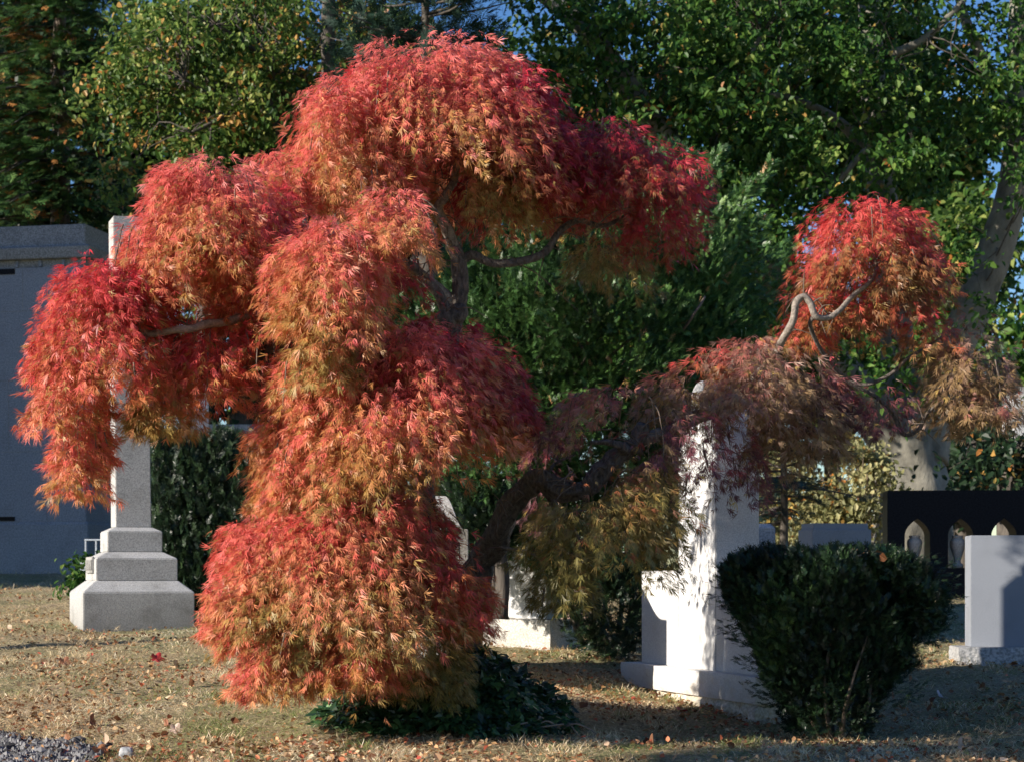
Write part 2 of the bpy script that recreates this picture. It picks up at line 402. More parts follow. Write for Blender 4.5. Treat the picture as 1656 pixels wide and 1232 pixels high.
def mausoleum():
    ang = math.radians(-11.8); c = W(139, 900, 26); c.z = 0
    t = thing('mausoleum', 'large flat roofed granite mausoleum in blue shade behind the obelisk', 'mausoleum', (c.x, c.y, 0), ang)
    z = lambda py: (HY - py) / F * 26
    X0 = -6.0; Dd = 2.6
    r = lambda e, eb=None: (X0, e, -e, Dd + e)
    stack('plinth', [(-.3, r(.05)), (z(846), r(.05)), (z(843), r(.035))], M['blue'], t, .01)
    stack('wall', [(z(843) - .002, r(0)), (z(430), r(0))], M['blue'], t, .008)
    for py in (500, 612, 728):      # coursing joints
        stack('wall_joint', [(z(py + 1.1), r(.003)), (z(py), r(.003))], M['bluedark'], t, 0)
    stack('frieze', [(z(430) + .004, (X0, -.03, .03, Dd - .03)), (z(417), (X0, -.03, .03, Dd - .03))], M['bluedark'], t, .004)
    for i in range(9):
        stack('frieze_rib', [(z(429), (-.34 - .33 * i, -.30 - .33 * i, -.005, .04)), (z(419), (-.34 - .33 * i, -.30 - .33 * i, -.005, .04))], M['blue'], t, .002)
    stack('cornice', [(z(417), r(.06)), (z(399), r(.09)), (z(396), r(.03))], M['bluedark'], t, .008)
    stack('parapet', [(z(396) - .002, r(-.02)), (z(361.5), r(-.02))], M['bluedark'], t, .01)
    for x_, a_, b_ in ((-.55, 843, 728), (-1.1, 728, 612), (-.4, 612, 500), (-.9, 500, 431)):
        stack('wall_joint', [(z(a_) + .01, (x_, x_ + .008, -.003, .02)), (z(b_) - .01, (x_, x_ + .008, -.003, .02))], M['bluedark'], t, 0)
    for py0, py1 in ((841, 834), (440, 431)):
        stack('vent_slot', [(z(py0), (-1.35, -1.005, -.012, .05)), (z(py1), (-1.35, -1.005, -.012, .05))], M['black'], t, .002)
mausoleum()

def cross_monument():
    A = Vector((.8347, 12.78)); B = Vector((1.3475, 11.0)); U = (B - A).normalized(); Lw = (B - A).length
    ang = math.atan2(U.y, U.x)
    t = thing('stepped_monument', 'pale granite monument with tall central shaft and low wings, left face sunlit', 'monument', (A.x, A.y, 0), ang)
    # local +x runs from the far end to the near end, front (lit) face is y=0, thickness goes to +y
    s0, s1 = .3625 * Lw, .690 * Lw; e1 = 1.05 * Lw; zt = .077; zb = -.515; g = M['white']
    stack('left_wing', [(zb, (0, s0 - .003, .002, .262)), (zt, (0, s0 - .003, .002, .262))], g, t, .005)
    stack('right_wing', [(zb, (s1 + .003, e1, .002, .262)), (zt, (s1 + .003, e1, .002, .262))], g, t, .005)
    zs = (HY - 672) / F * 11.5
    stack('shaft', [(zb, (s0, s1, 0, .275)), (zs, (s0, s1, 0, .275)), (zs + .05, (s0 + .05, s1 - .05, .04, .235))], g, t, .005)
    n = 14; R = .15; zc = zs + .05
    out = [(-R, 0)] + [(-R, .10)] + [(-R * math.cos(math.pi * k / n), .10 + .10 * math.sin(math.pi * k / n)) for k in range(1, n)] + [(R, .10), (R, 0)]
    fin = prism('finial', out, -.075, .075, g, t, .006); fin.location = (s0 + .20, .1375, zc - .002)
    pb = rough_block('plinth', -.14, e1 + .14, -.09, .36, -.66, zb + .001, M['white'], t, .010, 40, 6, 8, True, 2)
    rough_block('foundation', -.10, e1 + .12, -.06, .33, -1.0, -.655, M['foundation'], t, .045, 50, 8, 8, True, 7)
cross_monument()

def serpentine_headstone():
    U = Vector((.277, -.961)); ang = math.atan2(U.y, U.x)
    t = thing('headstone', 'pale headstone with curved serpentine top, peeking out behind the maple trunk', 'headstone', (-.80, 12.77, 0), ang)
    L = 1.12; pts = [(0, -.68)]
    for k in range(25):
        u = k / 24; s = abs(u - .5) * 2; h = .32 + .22 * (.5 + .5 * math.cos(min(1, s * 1.15) * math.pi)); pts.append((u * L, h))
    pts.append((L, -.68))
    prism('slab', pts, 0, .24, M['tan'], t, .006)
    rough_block('base', -.12, L + .12, -.1, .36, -.85, -.52, M['base'], t, .015, 20, 4, 6, True, 3)
serpentine_headstone()

def pillar_stone():
    D = 14.4; c = W(862, 1000, D)
    t = thing('pillar_monument', 'white square pillar headstone on low stone steps, below the arching limb', 'headstone', (c.x, c.y, 0), math.radians(-33))
    z = lambda py: (HY - py) / F * D
    stack('pillar', [(z(1000), (-.15, .13, -.02, .20)), (z(832), (-.145, .125, -.015, .195)), (z(822), (-.11, .09, .02, .16))], M['white'], t, .006)
    stack('engaged_column', [(z(999), (-.28, -.154, .02, .15)), (z(838), (-.278, -.156, .025, .148))], M['white'], t, .006)
    rough_block('step', -.36, .22, -.12, .30, z(1060), z(1001), M['tan'], t, .008, 12, 4, 8, True, 5)
pillar_stone()

c = W(930, 1060, 15.2)
o = rough_block('boulder', -.10, .16, -.12, .12, -.1, .32, M['pink'], None, .05, 8, 8, 6, False, 9); o.location = (c.x, c.y, ground_z(c.x, c.y))
tag(o, 'rough pinkish stone lit by sun, right of the white pillar step', 'rock')

def right_headstone():
    D = 13.2; c = W(1570, 1045, D)
    t = thing('headstone', 'thick grey granite headstone with sun and shade stripes, at the right edge', 'headstone', (c.x, c.y, 0), math.radians(-4))
    z = lambda py: (HY - py) / F * D
    stack('slab', [(z(1046), (0, .95, 0, .25)), (z(865), (0, .95, 0, .25))], M['grey'], t, .004)
    rough_block('base', -.09, 1.05, -.09, .34, z(1085), z(1045.5), M['base'], t, .012, 26, 4, 8, True, 8)
right_headstone()

def urn_wall():
    D = 20.0; c = W(1435, 960, D); t = thing('niche_wall', 'polished black granite wall with pointed arch niches at the right', 'wall', (c.x, c.y, 0), math.radians(-4))
    z = lambda py: (HY - py) / F * D
    zb, zt = z(918), z(792.5); za0 = z(866); za1 = z(838); th = .42
    cent = [(1483 - 1435) / 160, (1552 - 1435) / 160, (1621 - 1435) / 160, (1690 - 1435) / 160]; hw = .125
    edges = [0] + [(cent[i] + cent[i + 1]) / 2 for i in range(3)] + [cent[3] + .3]
    bm = bmesh.new(); K = 7
    def arch(cx, s):                  # half arch from springing to apex
        p = []
        for k in range(K + 1):
            u = k / K; p.append((cx + s * hw * (1 - u ** 2.1), za0 + (za1 - za0) * u))
        return p
    def ext(loop):
        f0 = [bm.verts.new((x, 0, zz)) for x, zz in loop]; f1 = [bm.verts.new((x, th, zz)) for x, zz in loop]
        bm.faces.new(f0); bm.faces.new(f1[::-1]); n = len(loop)
        for i in range(n): bm.faces.new([f0[i], f0[(i + 1) % n], f1[(i + 1) % n], f1[i]])
    for i, cx in enumerate(cent):
        a = arch(cx, -1); ext([(edges[i], zb)] + [(edges[i], zt), (cx, zt)] + a[::-1] + [(cx - hw, zb)])
        a = arch(cx, 1); ext([(cx + hw, zb)] + a + [(cx, zt), (edges[i + 1], zt), (edges[i + 1], zb)])
    bmesh.ops.recalc_face_normals(bm, faces=bm.faces)
    me = bpy.data.meshes.new('arcade'); bm.to_mesh(me); bm.free(); add('arcade', me, M['black'], t)
    stack('base', [(-.4, (-.02, edges[-1], -.12, th + .05)), (zb + .001, (-.02, edges[-1], -.12, th + .05))], M['black'], t, .006)
    lab = ['tan stone urn in the first niche of the black wall, half hidden by the bush', 'tan stone urn standing in the second pointed niche of the black wall', 'tan stone urn in the niche just above the grey headstone']
    R = t.matrix_basis.copy(); mw = Matrix.Translation(t.location) @ Matrix.Rotation(math.radians(-4), 4, 'Z')
    prof = [(0, 0), (.055, 0), (.06, .02), (.055, .035), (.032, .05), (.034, .075), (.05, .12), (.072, .19), (.078, .235), (.07, .265), (.05, .28), (.058, .292), (.056, .305), (.0, .305)]
    for i in range(3):
        seg = 24; v = []; f = []
        for r_, h in prof:
            for k in range(seg): v.append((r_ * math.cos(k * 2 * math.pi / seg), r_ * math.sin(k * 2 * math.pi / seg), h * 1.08))
        for a in range(len(prof) - 1):
            for k in range(seg): f.append((a * seg + k, a * seg + (k + 1) % seg, (a + 1) * seg + (k + 1) % seg, (a + 1) * seg + k))
        me = bpy.data.meshes.new('urn'); me.from_pydata(v, [], f); me.update(); me.polygons.foreach_set('use_smooth', [True] * len(f))
        o = add('urn', me, M['urn']); p = mw @ Vector((cent[i] - .01, .14, zb + .002)); o.location = p
        tag(o, lab[i], 'urn', 'urns in the niches of the black wall')
urn_wall()

def far_stones():
    D = 17.0; c = W(1404, 875, D); z = lambda py: (HY - py) / F * D
    t = thing('stepped_tomb', 'low blue grey stone with stepped top, behind the trimmed bush', 'tomb', (c.x, c.y, 0), math.radians(14))
    stack('body', [(-.5, (-.52, .02, -.02, .3)), (z(856), (-.52, .02, -.02, .3)), (z(855.5), (-.50, 0, 0, .28)), (z(846), (-.50, 0, 0, .28))], M['grey'], t, .003)
    D = 18.0; c = W(1254, 870, D); z2 = lambda py: (HY - py) / F * D
    o = stack('headstone', [(-.5, (-.4, 0, 0, .3)), (z2(853), (-.4, 0, 0, .3)), (z2(846), (-.36, -.04, .04, .26))], M['blue'], None, .006); o.location = (c.x, c.y, 0)
    tag(o, 'small blue grey headstone between the pale shaft and the trimmed bush', 'headstone')
    D = 30.0; c = W(1640, 800, D)
    o = stack('far_monument', [(-.3, (0, .6, 0, .5)), ((HY - 625) / F * D, (0, .6, 0, .5))], M['white'], None, .01); o.location = (c.x, c.y, 0); o.rotation_euler = (0, 0, math.radians(7))
    tag(o, 'tall pale stone monument far back at the right edge', 'monument')
    D = 23.0; c = W(311, 700, D)
    t = thing('pillar_monument', 'square pillar with bright left side, rising behind the dark hedge', 'monument', (c.x, c.y, 0), math.radians(28))
    z = lambda py: (HY - py) / F * D
    stack('shaft', [(-.3, (0, .20, 0, .22)), (z(640), (0, .20, 0, .22)), (z(618), (.03, .17, .03, .19))], M['white'], t, .006)
    D = 25.0; c = W(336, 700, D)
    o = stack('low_tomb', [(-.3, (0, .9, 0, .5)), (1.9, (0, .9, 0, .5)), (1.9, (-.03, .93, -.03, .53)), (2.0, (-.03, .93, -.03, .53))], M['bluedark'], None, .008); o.location = (c.x, c.y, 0)
    tag(o, 'dark shaded stone tomb just above the hedge, behind the maple', 'tomb')
    # small grey frame (a plaque holder) left of the obelisk
    D = 20.5; c = W(137, 900, D); z = lambda py: (HY - py) / F * D
    t = thing('plot_marker', 'small pale grey framed marker standing left of the obelisk steps', 'marker', (c.x, c.y, 0), 0)
    stack('side_post', [(z(905), (0, .016, 0, .03)), (z(872), (0, .016, 0, .03))], M['metal'], t, .002)
    stack('side_post', [(z(905), (.108, .124, 0, .03)), (z(872), (.108, .124, 0, .03))], M['metal'], t, .002)
    stack('top_rail', [(z(873.5), (-.004, .30, -.004, .034)), (z(871), (-.004, .30, -.004, .034))], M['metal'], t, .002)
    stack('panel', [(-.35, (-.055, .30, .04, .09)), (z(903), (-.055, .30, .04, .09))], M['metal'], t, .003)
far_stones()
# ------------------------------------------------------------------ the weeping maple
RED = (.68, .115, .095); PINK = (.78, .20, .17); CRIM = (.44, .035, .05); ORG = (.70, .27, .13); GOLD = (.42, .29, .085); OLIVE = (.21, .18, .05)
BRN = (.30, .14, .08); PURP = (.17, .055, .07); DUSK = (.34, .20, .15)
TONES = {
    'bright': [(0, GOLD), (.22, (.52, .25, .07)), (.45, ORG), (.72, RED), (1, PINK)],
    'red': [(0, (.42, .23, .07)), (.28, (.64, .19, .075)), (.55, RED), (1, (.60, .045, .055))],
    'crim': [(0, (.28, .12, .05)), (.35, (.42, .07, .04)), (.65, CRIM), (1, (.60, .03, .05))],  # deep red leaves; on the right-hand domes the dark tone also stands for shade
    'gold': [(0, OLIVE), (.35, GOLD), (.65, ORG), (1, RED)],
    'olive': [(0, (.16, .15, .04)), (.45, OLIVE), (.75, (.34, .24, .07)), (1, (.42, .14, .06))],
    'dusk': [(0, (.20, .13, .06)), (.4, (.34, .22, .10)), (.75, DUSK), (1, (.46, .14, .11))],
    'purple': [(0, (.12, .08, .05)), (.4, PURP), (.8, (.26, .08, .08)), (1, (.42, .06, .07))],
    'ember': [(0, (.18, .11, .045)), (.35, (.38, .17, .06)), (.52, (.50, .13, .055)), (.68, RED), (1, (.56, .05, .05))],
}
# px, py, depth, rx, rz(up), hang(down), depth radius (m), tone, density
BLOBS = [
    (708, 220, 10.75, 183, 128, 120, .85, 'bright', 1.0), (572, 250, 10.4, 108, 122, 130, .55, 'bright', 1.0), (650, 182, 10.6, 90, 72, 80, .5, 'red', .8),
    (830, 205, 10.8, 95, 95, 90, .5, 'crim', .9), (875, 290, 10.95, 125, 85, 60, .5, 'crim', .8), (1015, 300, 10.95, 108, 85, 50, .5, 'crim', .8),
    (975, 250, 10.95, 90, 45, 40, .4, 'crim', .8), (1068, 360, 10.9, 55, 60, 50, .3, 'crim', .6), (990, 410, 10.9, 70, 40, 60, .3, 'olive', .35), (760, 300, 10.7, 95, 70, 60, .4, 'gold', .8),
    (352, 350, 9.80, 108, 88, 110, .5, 'bright', 1.0), (425, 395, 9.95, 105, 85, 90, .5, 'red', .9), (275, 405, 9.75, 75, 60, 90, .4, 'bright', .9),
    (178, 520, 9.65, 100, 95, 130, .5, 'red', 1.0), (112, 610, 9.65, 50, 60, 90, .3, 'bright', .9), (132, 700, 9.65, 40, 50, 95, .25, 'bright', .95), (225, 480, 9.70, 60, 60, 70, .35, 'crim', .8),
    (265, 625, 9.70, 48, 50, 75, .25, 'gold', .9), (345, 570, 9.75, 70, 55, 85, .3, 'red', .8), (430, 555, 9.75, 45, 50, 60, .25, 'red', .7), (400, 480, 9.95, 60, 45, 60, .3, 'red', .8),
    (548, 435, 9.28, 90, 82, 130, .45, 'bright', 1.0), (530, 545, 9.35, 55, 60, 80, .3, 'gold', .9), (645, 375, 9.35, 80, 62, 50, .35, 'bright', .95), (640, 440, 9.75, 60, 40, 50, .25, 'crim', .5),
    (640, 680, 9.72, 190, 150, 110, 0.66, 'bright', 1.15), (522, 705, 9.70, 105, 100, 110, 0.37, 'bright', 1.0), (770, 650, 9.85, 90, 100, 45, 0.41, 'crim', .9), (650, 592, 9.65, 130, 60, 50, 0.33, 'crim', .8), (720, 560, 9.85, 70, 42, 60, 0.29, 'crim', .9),
    (560, 960, 9.62, 190, 125, 90, 0.61, 'gold', 1.1), (438, 930, 9.57, 88, 105, 60, 0.37, 'bright', 1.0), (455, 1065, 9.47, 68, 60, 55, 0.29, 'bright', .9), (690, 950, 9.72, 100, 80, 70, 0.41, 'red', .9),
    (560, 860, 9.72, 130, 60, 60, 0.37, 'gold', .8), (680, 1070, 9.72, 85, 55, 50, 0.29, 'olive', .8), (560, 1060, 9.47, 90, 60, 50, 0.29, 'bright', .8), (400, 1000, 9.52, 38, 60, 50, 0.25, 'red', .8),
    (1402, 415, 10.6, 110, 92, 75, .42, 'ember', 1.0), (1365, 495, 10.6, 75, 40, 45, .3, 'ember', .6), (1450, 490, 10.6, 70, 50, 50, .3, 'crim', 0.35), (1290, 530, 10.7, 45, 30, 30, .2, 'red', .4),
    (1215, 635, 10.35, 118, 92, 60, .42, 'dusk', 0.62), (1300, 670, 10.4, 65, 80, 70, .3, 'dusk', 0.4), (1140, 590, 10.35, 45, 28, 20, .2, 'ember', .5), (1110, 650, 10.4, 80, 50, 40, .3, 'dusk', 0.45),
    (1560, 590, 10.7, 68, 82, 60, .35, 'dusk', 0.6), (1600, 660, 10.7, 50, 45, 35, .3, 'dusk', 0.6), (1555, 655, 10.6, 55, 35, 30, .3, 'dusk', .5), (1425, 650, 10.5, 55, 40, 50, .25, 'purple', .3), (1500, 545, 10.6, 45, 30, 30, .2, 'ember', .4),
    (1000, 690, 9.80, 125, 48, 70, .4, 'dusk', 0.4), (1090, 710, 9.80, 80, 45, 60, .35, 'purple', 0.24), (1275, 710, 10.45, 75, 50, 60, .35, 'dusk', 0.32), (1330, 640, 10.5, 40, 60, 50, .25, 'purple', .5),
    (372, 960, 9.85, 28, 50, 60, .25, 'bright', .8), (590, 850, 9.5, 105, 60, 110, .35, 'bright', .9), (480, 875, 9.5, 75, 60, 100, .3, 'gold', .9), (690, 880, 9.6, 80, 55, 80, .3, 'red', .8), (540, 760, 9.5, 85, 60, 90, .3, 'gold', .7), (600, 1040, 9.5, 80, 60, 60, .3, 'bright', .7),
    (468, 815, 9.85, 60, 50, 90, .3, 'gold', .9), (415, 880, 9.65, 42, 40, 70, .25, 'bright', .7), (620, 820, 10.0, 110, 60, 70, .4, 'gold', .7),
    (500, 620, 9.60, 60, 60, 80, .3, 'bright', .8), (470, 300, 10.20, 50, 60, 60, .3, 'bright', .6), (1150, 720, 10.3, 85, 55, 95, .3, 'purple', .26), (885, 740, 11.35, 35, 50, 110, .15, 'purple', .22), (965, 820, 9.75, 115, 60, 105, .45, 'olive', 0.48), (915, 930, 9.80, 50, 50, 55, .25, 'olive', 0.5), (1040, 800, 9.75, 70, 60, 70, .3, 'olive', 0.5), (890, 720, 9.90, 60, 60, 50, .3, 'purple', 0.22),  # the rearmost purple clump is added to cast leaf shadow on the monument
]
def weeping_dome(px, py, d, rx, rz, hang, ry, tone, dens):
    """weeping shoots that spring from the top of a dome and fall outward over it in overlapping tiers"""
    sc_ = d / F; C0 = np.array(W(px, py, d)); R = np.array([rx * sc_ * .87, ry, rz * sc_ * .97]); Hg = hang * sc_
    n_tot = int(dens * rx * (rz + hang) / 2.9)
    P = []; D = []; Nn = []; Tt = []; twigs = []
    Rm = max(R[0], .15); f1, f2, f3 = rng.uniform(0, 6.28, 3)
    def shoot(c, r3, hg, th0, ph, rad, k, jit, wgt):
        stp = .030 / max((r3[0] + r3[2]) * .5, .05); t = th0; pts = []
        for i in range(k):
            t += stp * rng.uniform(.8, 1.2); st = math.sin(min(t, 1.57)); ct = math.cos(min(t, 1.57))
            zz = r3[2] * ct if t < 1.57 else -min(t - 1.57, 1.15) * hg / 1.15 * 1.0
            o2 = np.array([math.cos(ph), math.sin(ph), 0])
            fl = rad * (1 + .20 * max(t - 1.57, 0)); p = c + np.array([r3[0] * st * o2[0], r3[1] * st * o2[1], zz]) * np.array([fl, fl, rad if t < 1.57 else 1])
            tg = np.array([(ct + .16) * o2[0] * r3[0], (ct + .16) * o2[1] * r3[1], -(st * r3[2] + .25 * r3[0])]); tg /= np.linalg.norm(tg)
            P.append(p + rng.normal(0, .007, 3)); D.append(tg * .72 + o2 * .80 + rng.normal(0, .28, 3)); Nn.append(o2 * (.35 + st) + np.array([0, 0, .45 + ct]) + rng.normal(0, .75, 3))
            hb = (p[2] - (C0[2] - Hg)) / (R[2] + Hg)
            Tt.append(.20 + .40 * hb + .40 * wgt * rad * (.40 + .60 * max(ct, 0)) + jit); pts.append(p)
        if rng.uniform() < .045 and len(pts) > 4: twigs.append(pts)
    # big shoots over the whole dome
    big = rx > 120; s1 = .36 if big else .58; n1 = int(n_tot * s1)
    while n1 > 0:
        k = int(rng.integers(6, 13)); n1 -= k
        ph = rng.uniform(0, 2 * math.pi); 
        if rng.uniform() < .25 and math.sin(ph) > 0: ph = -ph
        th0 = rng.uniform(0, 1) ** .75 * 2.45 - .05
        lump = .15 * math.sin(3 * ph + f1 + 2 * th0) + .12 * math.sin(5 * ph + f2 - 3 * th0) + .05 * math.sin(9 * ph + f3 + 5 * th0)
        rad = rng.uniform(.58, 1.0) ** .8 + lump * .9
        shoot(C0, R, Hg * rng.uniform(.35, 1.12), max(th0, .02), ph, rad, k, rng.normal(0, .15), 1)
    # loose wisps that break the outline
    n2 = int(n_tot * .08)
    while n2 > 0:
        k = int(rng.integers(4, 8)); n2 -= k; ph = rng.uniform(0, 2 * math.pi)
        shoot(C0, R, Hg * rng.uniform(.8, 1.25), rng.uniform(.3, 2.2), ph, rng.uniform(1.0, 1.24), k, rng.normal(0, .12), 1)
    # smaller tiers standing proud of it
    ns = max(3, int(n_tot * (.95 - s1) / (260 if big else 170)))
    for s in range(ns):
        th = math.acos(1 - rng.uniform(0, 1) * 1.1); ph = rng.uniform(0, 2 * math.pi)
        if rng.uniform() < .4 and math.sin(ph) > 0: ph = -ph
        rr = rng.uniform(.55, .84); u = np.array([math.sin(min(th, 1.57)) * math.cos(ph), math.sin(min(th, 1.57)) * math.sin(ph), math.cos(th)])
        dz = Hg * rng.uniform(0, .8) if th > .9 else 0
        c = C0 + R * u * rr - np.array([0, 0, dz]); sr = np.array([1.1, 1.1, .62]) * rng.uniform(.32, .62) * min(R[0], .46) + .015
        left = n_tot * (.95 - s1) / ns; jit = rng.normal(0, .10)
        while left > 0:
            k = int(rng.integers(5, 10)); left -= k
            shoot(c, sr, sr[2] * rng.uniform(1.2, 2.2), rng.uniform(0.02, 1.5), ph + rng.normal(0, 1.15), rng.uniform(.6, 1.05), k, jit, 1.1)
        twigs.append([C0 + (c - C0) * .15, C0 + (c - C0) * .6 + np.array([0, 0, .03]), c + np.array([0, 0, .3 * sr[2]]), c])
    P = np.array(P); D = np.array(D); Nn = np.array(Nn); T = np.array(Tt)
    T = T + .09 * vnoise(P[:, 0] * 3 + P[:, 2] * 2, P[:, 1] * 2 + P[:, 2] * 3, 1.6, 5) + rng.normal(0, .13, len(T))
    k = P[:, 2] > ground_z(P[:, 0], P[:, 1]) + .05
    return P[k], D[k], Nn[k], T[k], twigs

CLEAR = [([(738, 505), (744, 470), (742, 425), (728, 395), (722, 368), (708, 340), (720, 318), (730, 300)], 30, 10.55, .95), ([(722, 505), (705, 470), (678, 440), (667, 425)], 19, 10.45, .9),
    ([(775, 905), (800, 868), (826, 825), (852, 792), (880, 778), (912, 790), (945, 785), (975, 762), (1000, 737), (1035, 715), (1040, 690)], 44, 10.15, .97), ([(955, 715), (1015, 728)], 18, 10.2, .9),
    ([(1268, 545), (1282, 520), (1287, 492), (1298, 480), (1310, 490), (1320, 512), (1340, 514), (1358, 502), (1380, 478)], 17, 10.3, .95), ([(1380, 478), (1405, 458), (1418, 435), (1414, 415)], 14, 10.4, .9),
    ([(350, 524), (310, 532), (285, 533), (262, 538), (240, 540), (228, 528)], 13, 9.55, .95), ([(238, 542), (224, 570), (222, 600)], 7, 9.45, .85), ([(480, 552), (430, 568), (400, 592)], 11, 9.85, .9), ([(800, 427), (855, 420), (885, 405), (905, 375), (935, 357), (975, 366)], 16, 10.75, .92),
    ([(1415, 640), (1445, 670), (1462, 702), (1485, 695), (1500, 668)], 16, 10.5, .9), ([(500, 372), (492, 356), (505, 350)], 7, 10.1, .8), ([(688, 900), (684, 810), (690, 740)], 10, 10.6, .55)]
HOLES = [(1122, 612, 24, 22, .92), (1165, 700, 45, 60, .45), (600, 1150, 110, 40, .75), (768, 788, 62, 72, .86), (655, 492, 48, 26, .7), (735, 530, 22, 30, .75), (395, 655, 60, 30, .6), (850, 480, 90, 60, .5), (1405, 560, 60, 18, .6), (975, 1010, 60, 40, .7), (330, 500, 22, 12, .7), (1500, 620, 40, 22, .45)]
def thin(P):
    px = CX + P[:, 0] / P[:, 1] * F; py = HY - P[:, 2] / P[:, 1] * F; keep = np.ones(len(P), bool); u = rng.uniform(0, 1, len(P))
    for pts, r_, dd, pr in CLEAR:
        m_ = np.full(len(P), 1e9)
        for a, b in zip(pts[:-1], pts[1:]):
            vx, vy = b[0] - a[0], b[1] - a[1]; tt = np.clip(((px - a[0]) * vx + (py - a[1] + r_ * .4) * vy) / (vx * vx + vy * vy), 0, 1)
            m_ = np.minimum(m_, np.hypot(px - a[0] - tt * vx, py + r_ * .4 - a[1] - tt * vy))
        keep &= ~((m_ < r_) & (P[:, 1] < dd + .05) & (u < pr))
    for hx, hy, rx, ry, pr in HOLES: keep &= ~((((px - hx) / rx) ** 2 + ((py - hy) / ry) ** 2 < 1) & (u < pr))
    return keep
def maple():
    base = W(745, 1150, 10.75)
    t = thing('weeping_maple', 'gnarled weeping maple with feathery red and orange leaves in hanging domes', 'tree', (0, 0, 0))
    def limb(name, pts, rad, mat, sides=14, rough=.10, flute=.06):
        tb = Tubes(); tb.add([W(*p) for p in pts], rad, sides, 7, rough, 3, flute); tb.build(name, mat, t); return pts
    trunk = [(760, 1185, 10.75), (748, 1100, 10.75), (725, 1000, 10.75), (692, 900, 10.75), (684, 810, 10.7), (690, 720, 10.7), (712, 630, 10.7), (727, 560, 10.65), (731, 512, 10.65), (733, 490, 10.65)]
    tr_ = [.13, .10, .085, .075, .065, .06, .055, .052, .062, .05]
    tb = Tubes(); tb.add([W(*p) for p in trunk], tr_, 16, 7, .12, 1, .08)
    for a, b, r0, r1 in (((728, 520, 10.62), (712, 505, 10.55), .05, .035), ((735, 505, 10.62), (752, 498, 10.6), .045, .03)):
        tb.add([W(*a), W((a[0] + b[0]) / 2, (a[1] + b[1]) / 2 + 3, b[2]), W(*b)], [r0, r0, r1], 10, 3, .15, 2)
    tr_o = tb.build('trunk', M['mbark'], t)
    kn = Tubes()
    kn.add([W(722, 520, 10.6), W(738, 508, 10.58), W(752, 500, 10.6)], [.03, .058, .03], 12, 4, .2, 9); kn.build('knot', M['mbark'], tr_o)
    limb('limb', [(738, 505, 10.65), (744, 470, 10.62), (742, 425, 10.6), (733, 400, 10.6)], [.046, .046, .042, .038], M['mbark'])
    limb('limb', [(733, 402, 10.6), (728, 388, 10.58), (722, 368, 10.55), (708, 340, 10.5), (720, 318, 10.5), (732, 296, 10.55)], [.037, .034, .030, .027, .024, .018], M['mbark2'])
    limb('limb', [(722, 505, 10.55), (705, 470, 10.5), (678, 440, 10.45), (667, 425, 10.4), (676, 408, 10.4)], [.03, .026, .022, .02, .013], M['mbark'])
    limb('limb', [(744, 425, 10.62), (765, 413, 10.6), (800, 427, 10.6), (855, 420, 10.65), (885, 405, 10.7), (905, 375, 10.75), (935, 357, 10.8), (975, 366, 10.85), (1010, 350, 10.9), (1050, 330, 10.9)], [.026, .024, .022, .022, .02, .018, .016, .013, .010, .007], M['mbark'], 10)
    limb('limb', [(975, 366, 10.85), (992, 390, 10.85), (1012, 420, 10.85)], [.008, .006, .004], M['twig'], 6)
    limb('limb', [(690, 640, 10.70), (600, 560, 10.25), (480, 552, 9.85), (430, 568, 9.80), (395, 598, 9.80)], [.05, .04, .032, .026, .014], M['mbark'])
    limb('limb', [(480, 550, 9.85), (440, 470, 9.85), (405, 415, 9.85), (365, 380, 9.85)], [.03, .022, .018, .012], M['mbark'], 10)
    limb('limb', [(430, 500, 9.80), (370, 520, 9.65), (335, 524, 9.55), (310, 532, 9.50), (285, 533, 9.48), (262, 538, 9.48), (240, 540, 9.50), (228, 528, 9.50), (232, 512, 9.55)], [.024, .02, .021, .019, .018, .017, .018, .012, .008], M['mbark2'], 10)
    limb('limb', [(238, 542, 9.50), (224, 570, 9.45), (222, 600, 9.45), (195, 612, 9.50)], [.012, .010, .008, .004], M['mbark'], 8)
    limb('limb', [(733, 492, 10.65), (660, 430, 10.50), (600, 400, 10.10), (545, 380, 9.75), (500, 372, 9.60), (492, 356, 9.55)], [.04, .03, .024, .02, .014, .01], M['mbark2'], 10)
    limb('limb', [(733, 300, 10.55), (740, 230, 10.6), (700, 170, 10.6), (640, 130, 10.55)], [.02, .018, .013, .008], M['mbark2'], 8)
    limb('limb', [(738, 260, 10.6), (800, 220, 10.7), (850, 190, 10.8)], [.016, .012, .007], M['mbark2'], 8)
    limb('limb', [(706, 345, 10.5), (650, 300, 10.4), (590, 230, 10.35)], [.018, .015, .009], M['mbark2'], 8)
    # the thick arching right limb
    limb('arching_limb', [(750, 1075, 10.75), (768, 950, 10.7), (777, 903, 10.65), (804, 872, 10.55), (822, 822, 10.4), (850, 788, 10.3), (876, 774, 10.22), (912, 794, 10.2), (948, 788, 10.18), (975, 762, 10.18), (1000, 737, 10.18), (1035, 715, 10.2)],
         [.085, .078, .070, .066, .060, .058, .048, .055, .044, .050, .040, .038], M['mbark'], 22, .22, .14)
    limb('stub', [(1025, 728, 10.18), (1034, 705, 10.15), (1040, 685, 10.13)], [.045, .04, .032], M['mbark'], 12, .25, .1)
    limb('stub', [(1015, 728, 10.14), (990, 716, 10.1), (955, 715, 10.05)], [.03, .018, .008], M['mbark'], 8, .2)
